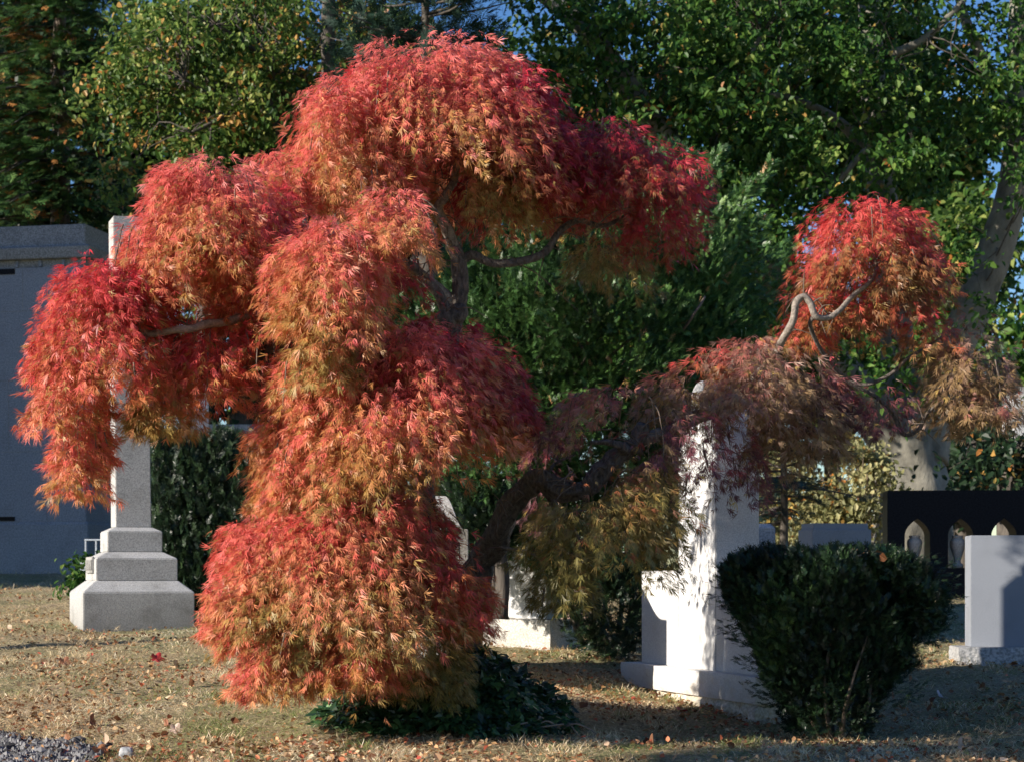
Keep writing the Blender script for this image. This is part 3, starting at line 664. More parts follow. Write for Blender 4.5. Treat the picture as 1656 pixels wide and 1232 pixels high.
    limb('limb', [(1035, 712, 10.2), (1075, 698, 10.3), (1120, 680, 10.35), (1180, 650, 10.35), (1240, 590, 10.3), (1268, 545, 10.2), (1282, 520, 10.15), (1287, 492, 10.15), (1298, 480, 10.15), (1310, 490, 10.15), (1320, 512, 10.15), (1340, 514, 10.18), (1358, 502, 10.2), (1380, 478, 10.3), (1405, 458, 10.35), (1418, 435, 10.55), (1414, 415, 10.55)],
         [.036, .033, .03, .027, .024, .020, .019, .019, .018, .018, .017, .015, .014, .014, .012, .010, .006], M['mbark2'], 10, .06)
    limb('limb', [(1322, 510, 10.15), (1310, 525, 10.2), (1330, 570, 10.35), (1370, 615, 10.5), (1415, 640, 10.5), (1445, 670, 10.5), (1462, 702, 10.5), (1485, 695, 10.5), (1500, 668, 10.5), (1530, 640, 10.55), (1560, 600, 10.6)], [.012, .011, .011, .011, .011, .012, .011, .010, .009, .007, .005], M['mbark'], 8)
    limb('limb', [(1370, 615, 10.5), (1402, 622, 10.5), (1440, 605, 10.5), (1470, 578, 10.55), (1500, 560, 10.6), (1530, 540, 10.65)], [.010, .010, .010, .009, .006, .004], M['mbark'], 8)
    limb('limb', [(880, 790, 10.45), (905, 830, 10.5), (935, 870, 10.55), (930, 915, 10.5)], [.025, .016, .010, .005], M['mbark'], 8)
    limb('limb', [(795, 880, 10.55), (830, 888, 10.45), (860, 895, 10.4), (885, 915, 10.35)], [.012, .009, .007, .004], M['mbark2'], 8)
    limb('limb', [(850, 793, 10.4), (880, 770, 10.3), (900, 748, 10.3), (930, 735, 10.3)], [.014, .012, .008, .004], M['mbark'], 8)
    limb('limb', [(690, 760, 10.65), (640, 740, 10.45), (560, 720, 10.3), (500, 730, 10.2)], [.03, .024, .016, .008], M['mbark'], 8)
    limb('limb', [(740, 1020, 10.7), (650, 950, 10.4), (560, 920, 10.1), (450, 930, 9.95)], [.04, .03, .02, .010], M['mbark'], 8)
    tbw = Tubes()
    for pts, r_, dd, pr in CLEAR:
        for a, b in zip(pts[:-1], pts[1:]):
            for q in range(2):
                u_ = rng.uniform(0, 1); A = W(a[0] + (b[0] - a[0]) * u_, a[1] + (b[1] - a[1]) * u_, dd - .02); v_ = Vector((rng.normal(0, .09), rng.uniform(-.06, .04), rng.normal(.01, .06)))
                m_ = A + v_ * .5 + Vector((0, 0, .02)); tbw.add([A, m_, A + v_, A + v_ * 1.5 - Vector((0, 0, .03))], [.0045, .0035, .0025, .0012], 5, 3, .1, q)
    for bl in BLOBS:
        P, D, Nn, T, tw = weeping_dome(*bl); kk = thin(P); P = P[kk]; D = D[kk]; Nn = Nn[kk]; T = T[kk]
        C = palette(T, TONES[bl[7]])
        m_ = rng.uniform(0, 1, len(P)); C[m_ < .05] = GOLD; C[(m_ > .05) & (m_ < .09)] *= .5
        S = rng.uniform(.034, .078, len(P))
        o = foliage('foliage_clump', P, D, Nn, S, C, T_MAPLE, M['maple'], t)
        for k, q in enumerate(tw[:22]):
            tbw.add(q, np.linspace(.0042, .0012, len(q)), 4, 2 if len(q) < 5 else 1, 0, k)
    tbw.build('twigs', M['dtwig'], t)['kind'] = 'stuff'
maple()

# ------------------------------------------------------------------ shrubs and yews
def fill_shrub(n, inside, box, size, cols, templates, mat, name, parent, centre, up=.5, outw=.7, colf=None, clump=0.0, clump_s=6.0, foot=False):
    """sample foliage points in a volume given by inside(P)->bool, denser at the skin."""
    P = rng.uniform(box[0], box[1], (n * 6, 3)); k = inside(P)
    if clump: 
        v = vnoise(P[:, 0] * clump_s + P[:, 2] * clump_s * .7, P[:, 1] * clump_s + P[:, 2] * clump_s * .8, 1.0, 17); k &= (v > clump) | ((P[:, 2] < .3) if foot else False)
    P = P[k][:n]
    D = unit(P - centre) * outw + np.array([0, 0, up]) + rng.normal(0, .55 if foot else .45, P.shape)
    Nn = np.array([-.3, -.4, 1.]) + rng.normal(0, .5, P.shape)
    r = rng.uniform(0, 1, len(P))
    C = palette(r, cols) if colf is None else colf(P, r)
    return foliage(name, P, D, Nn, rng.uniform(size[0], size[1], len(P)), C, templates, mat, parent)

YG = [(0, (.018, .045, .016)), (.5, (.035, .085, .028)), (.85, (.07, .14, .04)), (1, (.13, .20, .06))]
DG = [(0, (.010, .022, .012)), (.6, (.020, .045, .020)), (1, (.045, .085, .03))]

def ell_inside(c, r, hollow=0.0):
    c = np.array(c); r = np.array(r)
    def f(P):
        q = (((P - c) / r) ** 2).sum(1)
        w_ = 1 + .16 * vnoise(P[:, 0] * 5, P[:, 2] * 5 + P[:, 1] * 4, 1.0, 8)
        return (q < w_) & (q > hollow)
    return f
def union(fs): return lambda P: np.logical_or.reduce([f(P) for f in fs])

def bush_front():
    g0 = float(ground_z(1.62, 10.05)); c = Vector((1.65, 10.13, g0 + .01))
    t = thing('trimmed_yew_bush', 'dark trimmed yew bush, flat topped and narrow at its foot, beside the pale monument', 'bush', c)
    # vase profile: half width as a function of height
    hs = np.array([0, .12, .3, .55, .72, .84, .92, .965]); ws = np.array([.24, .29, .38, .49, .56, .555, .49, .34]); H = 970 * 0 + .955
    def inside(P):
        x = P[:, 0] - .02 * np.sin(P[:, 2] * 5); y = P[:, 1] / .85; z = P[:, 2]
        w_ = np.interp(z, hs, ws, right=0) * (1 + .21 * vnoise(P[:, 0] * 5, P[:, 2] * 6 + P[:, 1] * 4, 1, 3) + np.where(x < 0, .10 * np.exp(-((z - .66) / .22) ** 2), .02))
        w_ = w_ * np.where(x < 0, .97, .88); r = np.hypot(x, y)
        return (r < w_) & ((r > w_ * .62) | (z > .80) | (rng.uniform(0, 1, len(r)) < .10)) & (z < .955 + .02 * np.sin(P[:, 0] * 13) + .012 * np.sin(P[:, 1] * 17)) & (z > .04)
    def colf(P, r):
        return palette(np.clip(r * .75 + .16 * vnoise(P[:, 0] * 9, P[:, 2] * 9 + P[:, 1] * 7, 1, 4), 0, 1), [(0, (.008, .018, .010)), (.5, (.018, .042, .018)), (.8, (.048, .105, .034)), (1.0, (.14, .23, .07))])
    fill_shrub(19000, inside, ((-.74, -.62, 0), (.72, .62, 1.02)), (.045, .085), None, T_YEW, M['yew'], 'foliage', t, np.array([0, 0, .1]), .5, .8, colf, -.55, 6.5, True)
    # side tufts sticking out
    P = []; D = []
    for a in range(230):
        ph = rng.uniform(0, 6.28); z = rng.uniform(.15, .95); r = np.interp(z, hs, ws); p = np.array([r * math.cos(ph), r * .85 * math.sin(ph), z]); d = np.array([math.cos(ph), math.sin(ph), rng.uniform(-.3, .6)])
        for k in range(9): P.append(p + d * (k - 2) * .013 + rng.normal(0, .008, 3)); D.append(d + rng.normal(0, .35, 3))
    P = np.array(P); foliage('shoots', P, D, np.array([0, -.3, 1.]) + rng.normal(0, .4, P.shape), rng.uniform(.028, .05, len(P)), palette(rng.uniform(0, 1, len(P)), DG), T_YEW, M['yew'], t)
    tb = Tubes()
    for k in range(18):
        ph = rng.uniform(0, 6.28); r1 = rng.uniform(.15, .36); z1 = rng.uniform(.45, .8)
        tb.add([(.06 * math.cos(ph), .06 * math.sin(ph), -.03), (.20 * math.cos(ph), .17 * math.sin(ph), .25 + rng.uniform(-.05, .08)), (r1 * math.cos(ph + .2), r1 * .85 * math.sin(ph + .2), z1)], [.014, .010, .003], 5, 4, .1, k)
    tb.build('stems', M['dtwig'], t)
    n = 260; P = np.stack([np.clip(rng.normal(.03, .17, n), -.34, .34), np.clip(rng.normal(0, .15, n), -.3, .3), np.full(n, .950) + rng.uniform(-.02, .015, n)], -1)
    o = foliage('fallen_leaves', P, rng.normal(0, 1, (n, 3)) * (1, 1, .25), np.array([0, 0, 1.]) + rng.normal(0, .4, (n, 3)), rng.uniform(.025, .06, n), palette(rng.uniform(0, 1, n), [(0, (.20, .08, .035)), (.6, (.36, .20, .10)), (1, (.5, .33, .2))]), T_FLAKE, M['litter'])
    o.location = c; tag(o, 'brown fallen leaves lying on the flat top of the trimmed bush', 'leaves', kind='stuff')
bush_front()

def hedge_left():
    t = thing('yew_hedge', 'dense dark trimmed yew hedge in shade, right of the obelisk', 'hedge', (0, 0, 0))
    x0, x1 = (243 - CX) / F * 18, (470 - CX) / F * 18
    zt = (HY - 706) / F * 18
    def inside(P):
        return (P[:, 2] < zt + .03 * np.sin(P[:, 0] * 9) + .02 * np.sin(P[:, 0] * 23)) & ((P[:, 1] < 18.25) | (P[:, 2] > zt - .3) | (P[:, 0] < x0 + .3) | (rng.uniform(0, 1, len(P)) < .2))
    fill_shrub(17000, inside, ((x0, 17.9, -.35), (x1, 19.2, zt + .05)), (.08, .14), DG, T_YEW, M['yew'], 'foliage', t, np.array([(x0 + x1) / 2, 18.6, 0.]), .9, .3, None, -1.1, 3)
hedge_left()

def dark_inner(name, parent, pts, rad, mat, n, spread, length, seed):
    """branch scaffold: random limbs from pts."""
    r = np.random.default_rng(seed); tb = Tubes()
    for k in range(n):
        a = np.array(pts[r.integers(0, len(pts))], float); d = unit(r.normal(0, 1, 3) * spread + np.array([0, -.2, .6])); l = r.uniform(*length)
        tb.add([a, a + d * l * .5 + r.normal(0, .06, 3) * l, a + d * l + r.normal(0, .12, 3) * l], [rad, rad * .6, rad * .15], 5, 3, .1, k)
    return tb.build(name, mat, parent)

def yew_tree():
    """big bright green yew directly behind the maple"""
    t = thing('yew_tree', 'broad green yew with dense needles and bare inner branches, behind the maple', 'tree', (0, 0, 0))
    E = []
    for px, py, d, rx, rz, ry in ((850, 520, 13.9, 150, 130, .8), (980, 560, 14.2, 170, 150, .9), (900, 430, 14.2, 190, 110, .8), (1060, 440, 14.5, 130, 120, .8), (760, 600, 13.9, 120, 160, .7),
                                  (1120, 570, 14.6, 110, 110, .8), (790, 760, 13.8, 110, 130, .7), (640, 520, 14.2, 90, 80, .6), (900, 700, 14.0, 120, 100, .7), (1040, 330, 14.8, 120, 90, .7), (1000, 760, 14.3, 120, 110, .7), (1120, 720, 14.5, 110, 90, .7), (740, 870, 13.9, 90, 80, .6), (950, 870, 14.3, 120, 90, .6)):
        c = np.array(W(px, py, d)); E.append(ell_inside(c, (rx * d / F, ry, rz * d / F), .30))
    u = union(E); c0 = np.array(W(930, 700, 15))
    def colf(P, r):
        v = vnoise(P[:, 0] * 3, P[:, 2] * 3 + P[:, 1] * 2, 1.0, 21)
        c = palette(np.clip(r * .8 + .15 * v, 0, 1), [(0, (.028, .065, .020)), (.5, (.065, .15, .038)), (.85, (.13, .25, .065)), (1, (.22, .35, .10))])
        b = rng.uniform(0, 1, len(P)) < .015; c[b] = (.5, .3, .14); return c
    fill_shrub(60000, u, ((-1.4, 13.0, -.3), (2.1, 15.7, 3.2)), (.06, .105), None, T_YEW, M['yew'], 'crown', t, c0, .25, .8, colf, -.75, 2.3)
    tb = Tubes(); r = np.random.default_rng(77)
    base = W(1000, 960, 14.4)
    for px, py in ((1010, 560), (900, 450), (830, 560), (960, 500), (1080, 540), (880, 640), (1130, 480), (700, 560), (760, 640)):
        e = W(px, py, 14.3 + r.uniform(-.3, .3)); m1 = base.lerp(e, .45) + Vector((r.normal(0, .1), -.25, r.normal(0, .08)))
        tb.add([base, m1, e], [.05, .026, .004], 7, 7, .1, px)
    for px, py, qx, qy in ((925, 540, 955, 600), (955, 600, 935, 640), (1000, 600, 1050, 520), (880, 520, 905, 560), (870, 545, 930, 580), (905, 640, 960, 560), (1140, 480, 1100, 540), (970, 590, 1030, 540), (850, 610, 880, 560), (990, 640, 1040, 560)):
        tb.add([W(px, py, 13.75), W((px + qx) / 2 + 4, (py + qy) / 2 - 4, 13.65), W(qx, qy, 13.75)], [.008, .010, .012], 6, 4, .2, px)
    tb.build('branches', M['dtwig'], t)
    # long shoots reaching up to the right
    P = []; D = []
    for a, b, wd in (((1130, 420), (1248, 268), .05), ((1140, 380), (1215, 300), .08), ((1100, 430), (1230, 360), .14), ((1150, 470), (1270, 400), .16), ((1150, 520), (1260, 470), .16), ((1050, 640), (1150, 560), .14), ((1120, 320), (1165, 250), .06)):
        A = np.array(W(*a, 14.4)); B = np.array(W(*b, 14.4))
        for k in range(340):
            u_ = rng.uniform(0, 1); P.append(A + (B - A) * u_ + rng.normal(0, wd * (1.05 - .8 * u_), 3)); D.append(unit(B - A) + rng.normal(0, .6, 3))
    P = np.array(P); foliage('shoots', P, D, np.array([0, -.5, 1.]) + rng.normal(0, .5, P.shape), rng.uniform(.06, .10, len(P)), colf(P, rng.uniform(0, 1, len(P))), T_YEW, M['yew'], t)
yew_tree()

def dark_yew():
    t = thing('dark_yew_shrub', 'dark shaded yew shrub between the white pillar and the pale monument', 'bush', (0, 0, 0))
    E = []
    for px, py, d, rx, rz, ry in ((1000, 960, 13.6, 90, 110, .5), (930, 900, 14.8, 60, 90, .3), (1080, 850, 14.6, 100, 120, .5)):
        E.append(ell_inside(np.array(W(px, py, d)), (rx * d / F, ry, rz * d / F), .2))
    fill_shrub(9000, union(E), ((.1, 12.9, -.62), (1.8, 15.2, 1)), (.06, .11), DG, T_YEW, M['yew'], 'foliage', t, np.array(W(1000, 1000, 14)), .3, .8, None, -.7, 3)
    tb = Tubes()
    for k in range(14):
        a = W(960 + rng.uniform(-25, 60), 1040, 14.0); e = a + Vector((rng.normal(0, .3), rng.normal(0, .15), rng.uniform(.4, .9)))
        tb.add([a, a.lerp(e, .5) + Vector((rng.normal(0, .05), 0, 0)), e], [.022, .016, .004], 6, 4, .15, k)
    tb.build('stems', M['dbark'], t)
    t = thing('dark_trunk_yew', 'slender dark yew stems just left of the white pillar headstone', 'tree', (0, 0, 0))
    tb = Tubes()
    for a, b, c_, r in (((808, 1000), (812, 930), (800, 820), .06), ((795, 1000), (785, 940), (760, 860), .03), ((805, 985), (798, 930), (790, 870), .03)):
        tb.add([W(*a, 13.4), W(*b, 13.4), W(*c_, 13.4)], [r, r * .8, r * .5], 9, 6, .15, 5, .1)
    tb.build('trunk', M['dbark'], t)
    fill_shrub(3500, union([ell_inside(np.array(W(770, 830, 13.4)), (.35, .3, .3), .1)]), ((-.8, 13, -.1), (.4, 13.8, .9)), (.06, .1), DG, T_YEW, M['yew'], 'crown', t, np.array(W(790, 900, 13.4)), .3, .8)
dark_yew()

# ------------------------------------------------------------------ background trees
BD = 3.6
def cluster_crown(name, parent, blobs, per, lsize, cols, templates, mat, clr=.35, droop=.25, flat=.55, n_per_area=9.0, seed=0, accent=None, acc_amt=.03, gap=-.6, gs=.8):
    """blobs: (px,py,d,rx_px,rz_px,ry_m). Leaf sprays around cluster centres."""
    P = []; D = []; Nn = []; R = []; r = np.random.default_rng(seed); cen = []
    for px, py, d, rx, rz, ry in blobs:
        c = np.array(W(px, py, d)); rr = np.array([rx * d / F, ry, rz * d / F]); nC = int(BD * n_per_area * rr[0] * rr[2] * (1 + rr[1] * .3))
        q = unit(r.normal(0, 1, (nC * 3, 3))) * (r.uniform(0, 1, (nC * 3, 1)) ** .42); q = c + q * rr
        v = vnoise(q[:, 0] * gs + q[:, 2] * gs * .6, q[:, 1] * gs * .7 + q[:, 2] * gs, 1.6, seed + 3); q = q[v > gap][:nC]
        cen.append(q)
    cen = np.concatenate(cen); nC = len(cen)
    ax = unit(r.normal(0, 1, (nC, 3)) * (1, 1, .35) + np.array([-.1, -.2, -droop])); sz = r.uniform(.6, 1.3, nC) * clr
    k = np.repeat(np.arange(nC), per); n = len(k)
    u_ = r.uniform(-1, 1, n); w2 = r.normal(0, .45, (n, 3)) * (1, 1, flat)
    P = cen[k] + ax[k] * (u_ * sz[k])[:, None] + w2 * sz[k][:, None] * .8; P[:, 2] -= droop * sz[k] * u_ ** 2 * .5
    D = ax[k] * .6 + r.normal(0, .6, (n, 3)) + np.array([0, -.1, -.45]); Nn = np.array([-.35, -.35, 1.]) + r.normal(0, .55, (n, 3))
    tone = np.clip(r.normal(.45, .22, n) + r.normal(0, .16, nC)[k], 0, 1); C = palette(tone, cols)
    if accent is not None:
        m_ = (r.uniform(0, 1, n) < acc_amt) | ((r.uniform(0, 1, nC) < acc_amt * 1.5)[k] & (r.uniform(0, 1, n) < .7)); C[m_] = accent[r.integers(0, len(accent), m_.sum())] if isinstance(accent, np.ndarray) else accent
    o = foliage(name, P, D, Nn, r.uniform(.75, 1.3, n) * lsize, C, templates, mat, parent)
    return o, cen
def twig_net(parent, cen, nodes, n, mat, rad=.02, name='branches', seed=0):
    r = np.random.default_rng(seed); tb = Tubes(); nodes = np.array(nodes)
    for k in r.choice(len(cen), min(n, len(cen)), replace=False):
        e = cen[k]; dd = np.linalg.norm(nodes - e, axis=1); j = int(np.argmin(dd + r.uniform(0, 1.0, len(dd)))); a = nodes[j]
        if dd[j] > 3.4: continue
        L = dd[j]; m1 = a + (e - a) * .35 + r.normal(0, .10, 3) * L + np.array([0, 0, .08 * L]); m2 = a + (e - a) * .7 + r.normal(0, .10, 3) * L + np.array([0, 0, .10 * L])
        tb.add([a, m1, m2, e], [rad * (.5 + .3 * L), rad * .7, rad * .4, rad * .15], 5, 3, .1, int(k))
    return tb.build(name, mat, parent)

BL = [(0, (.018, .050, .010)), (.45, (.045, .12, .020)), (.8, (.11, .20, .034)), (1, (.25, .33, .08))]
YL = [(0, (.03, .07, .014)), (.45, (.08, .15, .026)), (.8, (.19, .26, .05)), (1, (.42, .42, .13))]
ACC = np.array([(.42, .17, .04), (.55, .38, .10), (.48, .28, .08)])

def left_conifer():
    t = thing('conifer', 'tall dark conifer with orange dead tufts, behind the mausoleum', 'tree', (0, 0, 0))
    d = 31.0; pts = [(103, 900), (100, 600), (97, 360), (100, 250), (93, 120), (98, 0), (95, -180)]
    tb = Tubes(); tb.add([W(x, y, d) for x, y in pts], [.22, .18, .15, .13, .11, .09, .04], 10, 6, .08); 
    tb.build('trunk', mat_bark('conifer_bark', (.10, .07, .055), (.30, .24, .20), (6, 6, 2)), t)
    nodes = []; tb = Tubes(); r = np.random.default_rng(5); P = []; D = []; C = []
    for k in range(150):
        y = r.uniform(-170, 420); x = np.interp(-y, [-p[1] for p in pts], [p[0] for p in pts]) if False else 98
        a = np.array(W(x, y, d)); ph = r.uniform(0, 6.28)
        if math.sin(ph) > .3: ph = -ph
        L = r.uniform(.7, 1.45) * (1.05 if math.cos(ph) > 0 else 1.5); dr = np.array([math.cos(ph), math.sin(ph), r.uniform(-.12, .1)])
        m1 = a + dr * L * .5; e = a + dr * L + np.array([0, 0, -.12 - .12 * L])
        tb.add([a, m1, e], [.028, .018, .004], 5, 3, .1, k)
        o_t = r.uniform() < .22
        for j in range(64):
            u_ = r.uniform(.18, 1.05); p = (1 - u_) ** 2 * a + 2 * u_ * (1 - u_) * m1 + u_ * u_ * e; sd = np.array([-dr[1], dr[0], 0]); s_ = r.normal(0, .28) * (1.2 - u_ * .5)
            P.append(p + sd * s_ + np.array([0, 0, -.12 * abs(s_) - r.uniform(0, .10)]) + r.normal(0, .03, 3)); D.append(dr * .8 + sd * np.sign(s_) * .7 + np.array([0, 0, -.25]) + r.normal(0, .3, 3))
            C.append((.38, .17, .05) if (o_t and u_ < .6 and r.uniform() < .7) or r.uniform() < .03 else tuple(palette(np.array([r.uniform(0, 1)]), [(0, (.018, .05, .018)), (.5, (.045, .11, .03)), (1, (.12, .21, .055))])[0]))
    tb.build('branches', M['dbark'], t)
    P = np.array(P); n = len(P); foliage('crown', P, D, np.array([-.2, -.3, 1.]) + r.normal(0, .35, (n, 3)), r.uniform(.17, .30, n), C, T_PINE, M['pine'], t)
left_conifer()

def left_broadleaf():
    t = thing('broadleaf_tree', 'leafy yellow green tree with thin dark branches, behind the maple at upper left', 'tree', (0, 0, 0)); d = 27
    tb = Tubes(); limbs = [[(560, 900, .24), (560, 500, .20), (545, 250, .15), (530, 60, .10), (540, -120, .05)], [(552, 330, .09), (470, 250, .06), (420, 115 + 30, .05), (360, 190, .035), (310, 215, .02)], [(545, 180, .07), (430, 150, .05), (360, 160, .03), (300, 130, .015)], [(550, 240, .06), (470, 160, .045), (420, 90, .03), (350, 40, .02)], [(500, 130, .05), (420, 120, .03), (350, 185, .02), (340, 240, .012)], [(545, 120, .05), (600, 40, .03), (640, -40, .02)]]
    nodes = []
    for l in limbs: 
        tb.add([W(x, y, d - .3 * i) for i, (x, y, r_) in enumerate(l)], [q[2] for q in l], 8, 6, .1); nodes += [np.array(W(x, y, d - .3 * i)) for i, (x, y, r_) in enumerate(l)][1:]
    tb.build('trunk', M['dbark'], t)
    bl = [(250, 150, 26.5, 110, 130, 1.0), (330, 60, 26.5, 150, 110, 1.3), (400, 190, 26.5, 130, 110, 1.2), (480, 60, 27, 150, 130, 1.4), (560, 160, 27, 120, 130, 1.2), (300, 250, 26.5, 100, 50, .8), (420, -60, 27.5, 200, 80, 1.5), (520, 300, 27, 100, 80, 1), (230, 40, 27, 70, 80, .8), (195, 170, 26.6, 60, 90, .6), (215, 290, 26.6, 60, 50, .6), (620, 60, 26.6, 110, 90, .8)]
    o, cen = cluster_crown('crown', t, bl, 42, .088, YL, T_LEAF, M['leaf'], .42, .3, .45, 8, 31, ACC, .05, -.55, 1.1)
    twig_net(t, cen, nodes, 160, M['dbark'], .012, 'branches', 3)
left_broadleaf()

def dark_pines():
    t = thing('pine_tree', 'dark bluish pine with feathery needles above the top of the maple', 'tree', (0, 0, 0)); d = 24
    tb = Tubes(); tb.add([W(690, 900, d), W(690, 400, d), W(688, 100, d), (W(690, -200, d))], [.2, .14, .06, .02], 8, 5, .1); tb.build('trunk', M['dbark'], t)
    r = np.random.default_rng(8); P = []; D = []; tb = Tubes()
    for k in range(120):
        y = r.uniform(-180, 330); a = np.array(W(689, y, d)); ph = r.uniform(0, 6.28); L = r.uniform(.8, 1.35) * np.interp(y, [-200, 100, 330], [.6, 1, 1.15]); dr = np.array([math.cos(ph), math.sin(ph) * .8, r.uniform(-.05, .25)])
        e = a + dr * L; tb.add([a, a + dr * L * .5 + np.array([0, 0, -.05]), e], [.02, .014, .004], 5, 3, .1, k)
        for j in range(34):
            u_ = r.uniform(.15, 1.05); P.append(a + dr * L * u_ + r.normal(0, .11, 3)); D.append(dr * .6 + r.normal(0, .5, 3) + np.array([0, 0, .3]))
    tb.build('branches', M['dbark'], t); P = np.array(P); n = len(P)
    foliage('crown', P, D, r.normal(0, 1, (n, 3)), r.uniform(.16, .28, n), palette(r.uniform(0, 1, n), [(0, (.010, .028, .022)), (1, (.03, .065, .04))]), T_PINE, M['pine'], t)
    # spruce with dark blue branches low at right, in front of the beech
    t = thing('blue_spruce', 'low dark blue green spruce boughs left of the beech trunk', 'tree', (0, 0, 0)); d = 21
    tb = Tubes(); tb.add([W(1265, 960, d), W(1268, 800, d), W(1262, 600, d)], [.06, .04, .015], 8, 5, .1); tb.build('trunk', M['dbark'], t); P = []; D = []; tb = Tubes()
    for k in range(70):
        y = r.uniform(640, 850); a = np.array(W(1265, y, d)); ph = r.uniform(0, 6.28); L = r.uniform(.4, 1.0) * np.interp(y, [600, 760, 850], [.5, 1, 1.0]); dr = np.array([math.cos(ph), math.sin(ph), .12 if y < 760 else -.15])
        e = a + dr * L; tb.add([a, a + dr * L * .5 + np.array([0, 0, .03]), e], [.015, .010, .004], 5, 3, .1, k)
        for j in range(40):
            u_ = r.uniform(.1, 1.05); sd = np.array([-dr[1], dr[0], 0]); s_ = r.normal(0, .09); P.append(a + dr * L * u_ + sd * s_ + r.normal(0, .02, 3)); D.append(dr * .8 + sd * np.sign(s_) * .6 + r.normal(0, .2, 3))
    tb.build('branches', M['dbark'], t); P = np.array(P); n = len(P)
    foliage('crown', P, D, np.array([0, 0, 1.]) + r.normal(0, .4, (n, 3)), r.uniform(.09, .15, n), palette(r.uniform(0, 1, n), [(0, (.012, .035, .035)), (1, (.03, .075, .065))]), T_PINE, M['pine'], t)
dark_pines()

def beech():
    t = thing('beech_tree', 'huge smooth grey beech with leaning limbs, filling the upper right', 'tree', (0, 0, 0)); d = 27.0
    def tube(name, pts, sides=16, rough=.05, flute=.05, dd=0):
        tb = Tubes(); tb.add([W(x, y, d + z) for x, y, r_, z in pts], [p[2] for p in pts], sides, 8, rough, 4, flute); tb.build(name, M['beech'], t); return [np.array(W(x, y, d + z)) for x, y, r_, z in pts]
    nodes = []
    nodes += tube('trunk', [(1480, 960, .62, 0), (1478, 830, .52, 0), (1470, 760, .47, 0), (1462, 700, .44, 0)], 22, .04, .07)[2:]
    nodes += tube('limb', [(1462, 740, .40, 0), (1430, 690, .34, -.1), (1385, 630, .28, -.3), (1345, 580, .25, -.5), (1290, 500, .22, -.7), (1215, 400, .20, -.9), (1130, 290, .18, -1.1), (1060, 205, .17, -1.3), (1000, 120, .15, -1.4), (950, 50, .13, -1.5), (890, 0, .11, -1.5), (800, -60, .07, -1.6)])[3:]
    nodes += tube('limb', [(1490, 740, .36, 0), (1510, 660, .30, .1), (1545, 560, .25, .2), (1580, 480, .25, .2), (1612, 400, .24, .2), (1640, 300, .22, .2), (1650, 180, .19, .2), (1650, 40, .16, .2), (1655, -120, .1, .2)])[3:]
    nodes += tube('limb', [(1475, 730, .30, .3), (1455, 600, .25, .5), (1440, 450, .22, .7), (1425, 300, .20, .8), (1412, 150, .18, .8), (1405, 0, .15, .8), (1400, -150, .1, .8)])[2:]
    nodes += tube('branch', [(1648, 230, .11, .2), (1600, 120, .09, 0), (1560, 30, .07, 0), (1540, -60, .04, 0)], 9)
    nodes += tube('branch', [(1425, 280, .10, .8), (1360, 200, .07, .5), (1280, 160, .05, .2), (1200, 150, .03, 0)], 9)
    nodes += tube('branch', [(1180, 350, .09, -1), (1150, 250, .06, -1), (1180, 150, .05, -1), (1230, 60, .03, -1)], 9)
    nodes += tube('branch', [(1260, 460, .10, -.8), (1290, 380, .07, -.8), (1350, 300, .05, -.8), (1410, 230, .03, -.8)], 9)
    nodes += tube('branch', [(1440, 90, .07, -.6), (1500, 60, .05, -.8), (1560, 0, .04, -.8)], 9)
    nodes += tube('branch', [(1050, 200, .07, -1.3), (960, 210, .05, -1.5), (900, 260, .03, -1.7)], 9)
    bl = [(960, 60, 25.5, 140, 110, 1.2), (1100, 60, 26, 150, 130, 1.5), (1240, 40, 26, 150, 120, 1.6), (1050, 220, 25.4, 150, 120, 1.0), (1190, 200, 25.6, 150, 130, 1.2), (1320, 140, 26, 140, 120, 1.5), (1270, 300, 25.6, 140, 110, 1.0),
          (1140, 360, 25.6, 130, 120, .9), (1250, 430, 25.6, 110, 100, .9), (1400, 260, 26.2, 110, 110, 1.2), (1500, 200, 26.8, 100, 110, 1.2), (1560, 110, 27, 100, 100, 1.2), (1640, 60, 27, 70, 120, 1.2), (1450, 30, 27, 130, 80, 1.4),
          (1630, 220, 26.4, 50, 80, .6), (1480, 400, 26, 90, 60, .7), (1380, 570, 25.4, 70, 50, .5), (1500, 560, 25.6, 60, 40, .5), (1440, 620, 25.6, 80, 50, .5), (1610, 500, 26, 60, 30, .5), (860, 140, 25.6, 80, 120, .8), (1200, -50, 27, 450, 70, 2.0), (1650, 300, 25.6, 60, 120, .6), (1640, 160, 25.8, 70, 90, .6), (1000, 40, 25.0, 90, 70, .5), (920, 40, 25.0, 80, 60, .5), (1640, 560, 26, 40, 60, .4), (1595, 270, 26, 50, 60, .6), (1560, 420, 26, 50, 40, .5), (960, 200, 25.2, 120, 60, .7), (900, 320, 25.6, 120, 100, .7), (1040, 420, 25.8, 140, 110, .8)]
    o, cen = cluster_crown('crown', t, bl, 40, .096, BL, T_LEAF, M['leaf'], .45, .35, .4, 7.5, 41, ACC, .006, -.45, 1.0)
    twig_net(t, cen, nodes, 300, M['dbark'], .012, 'twigs', 6)
beech()

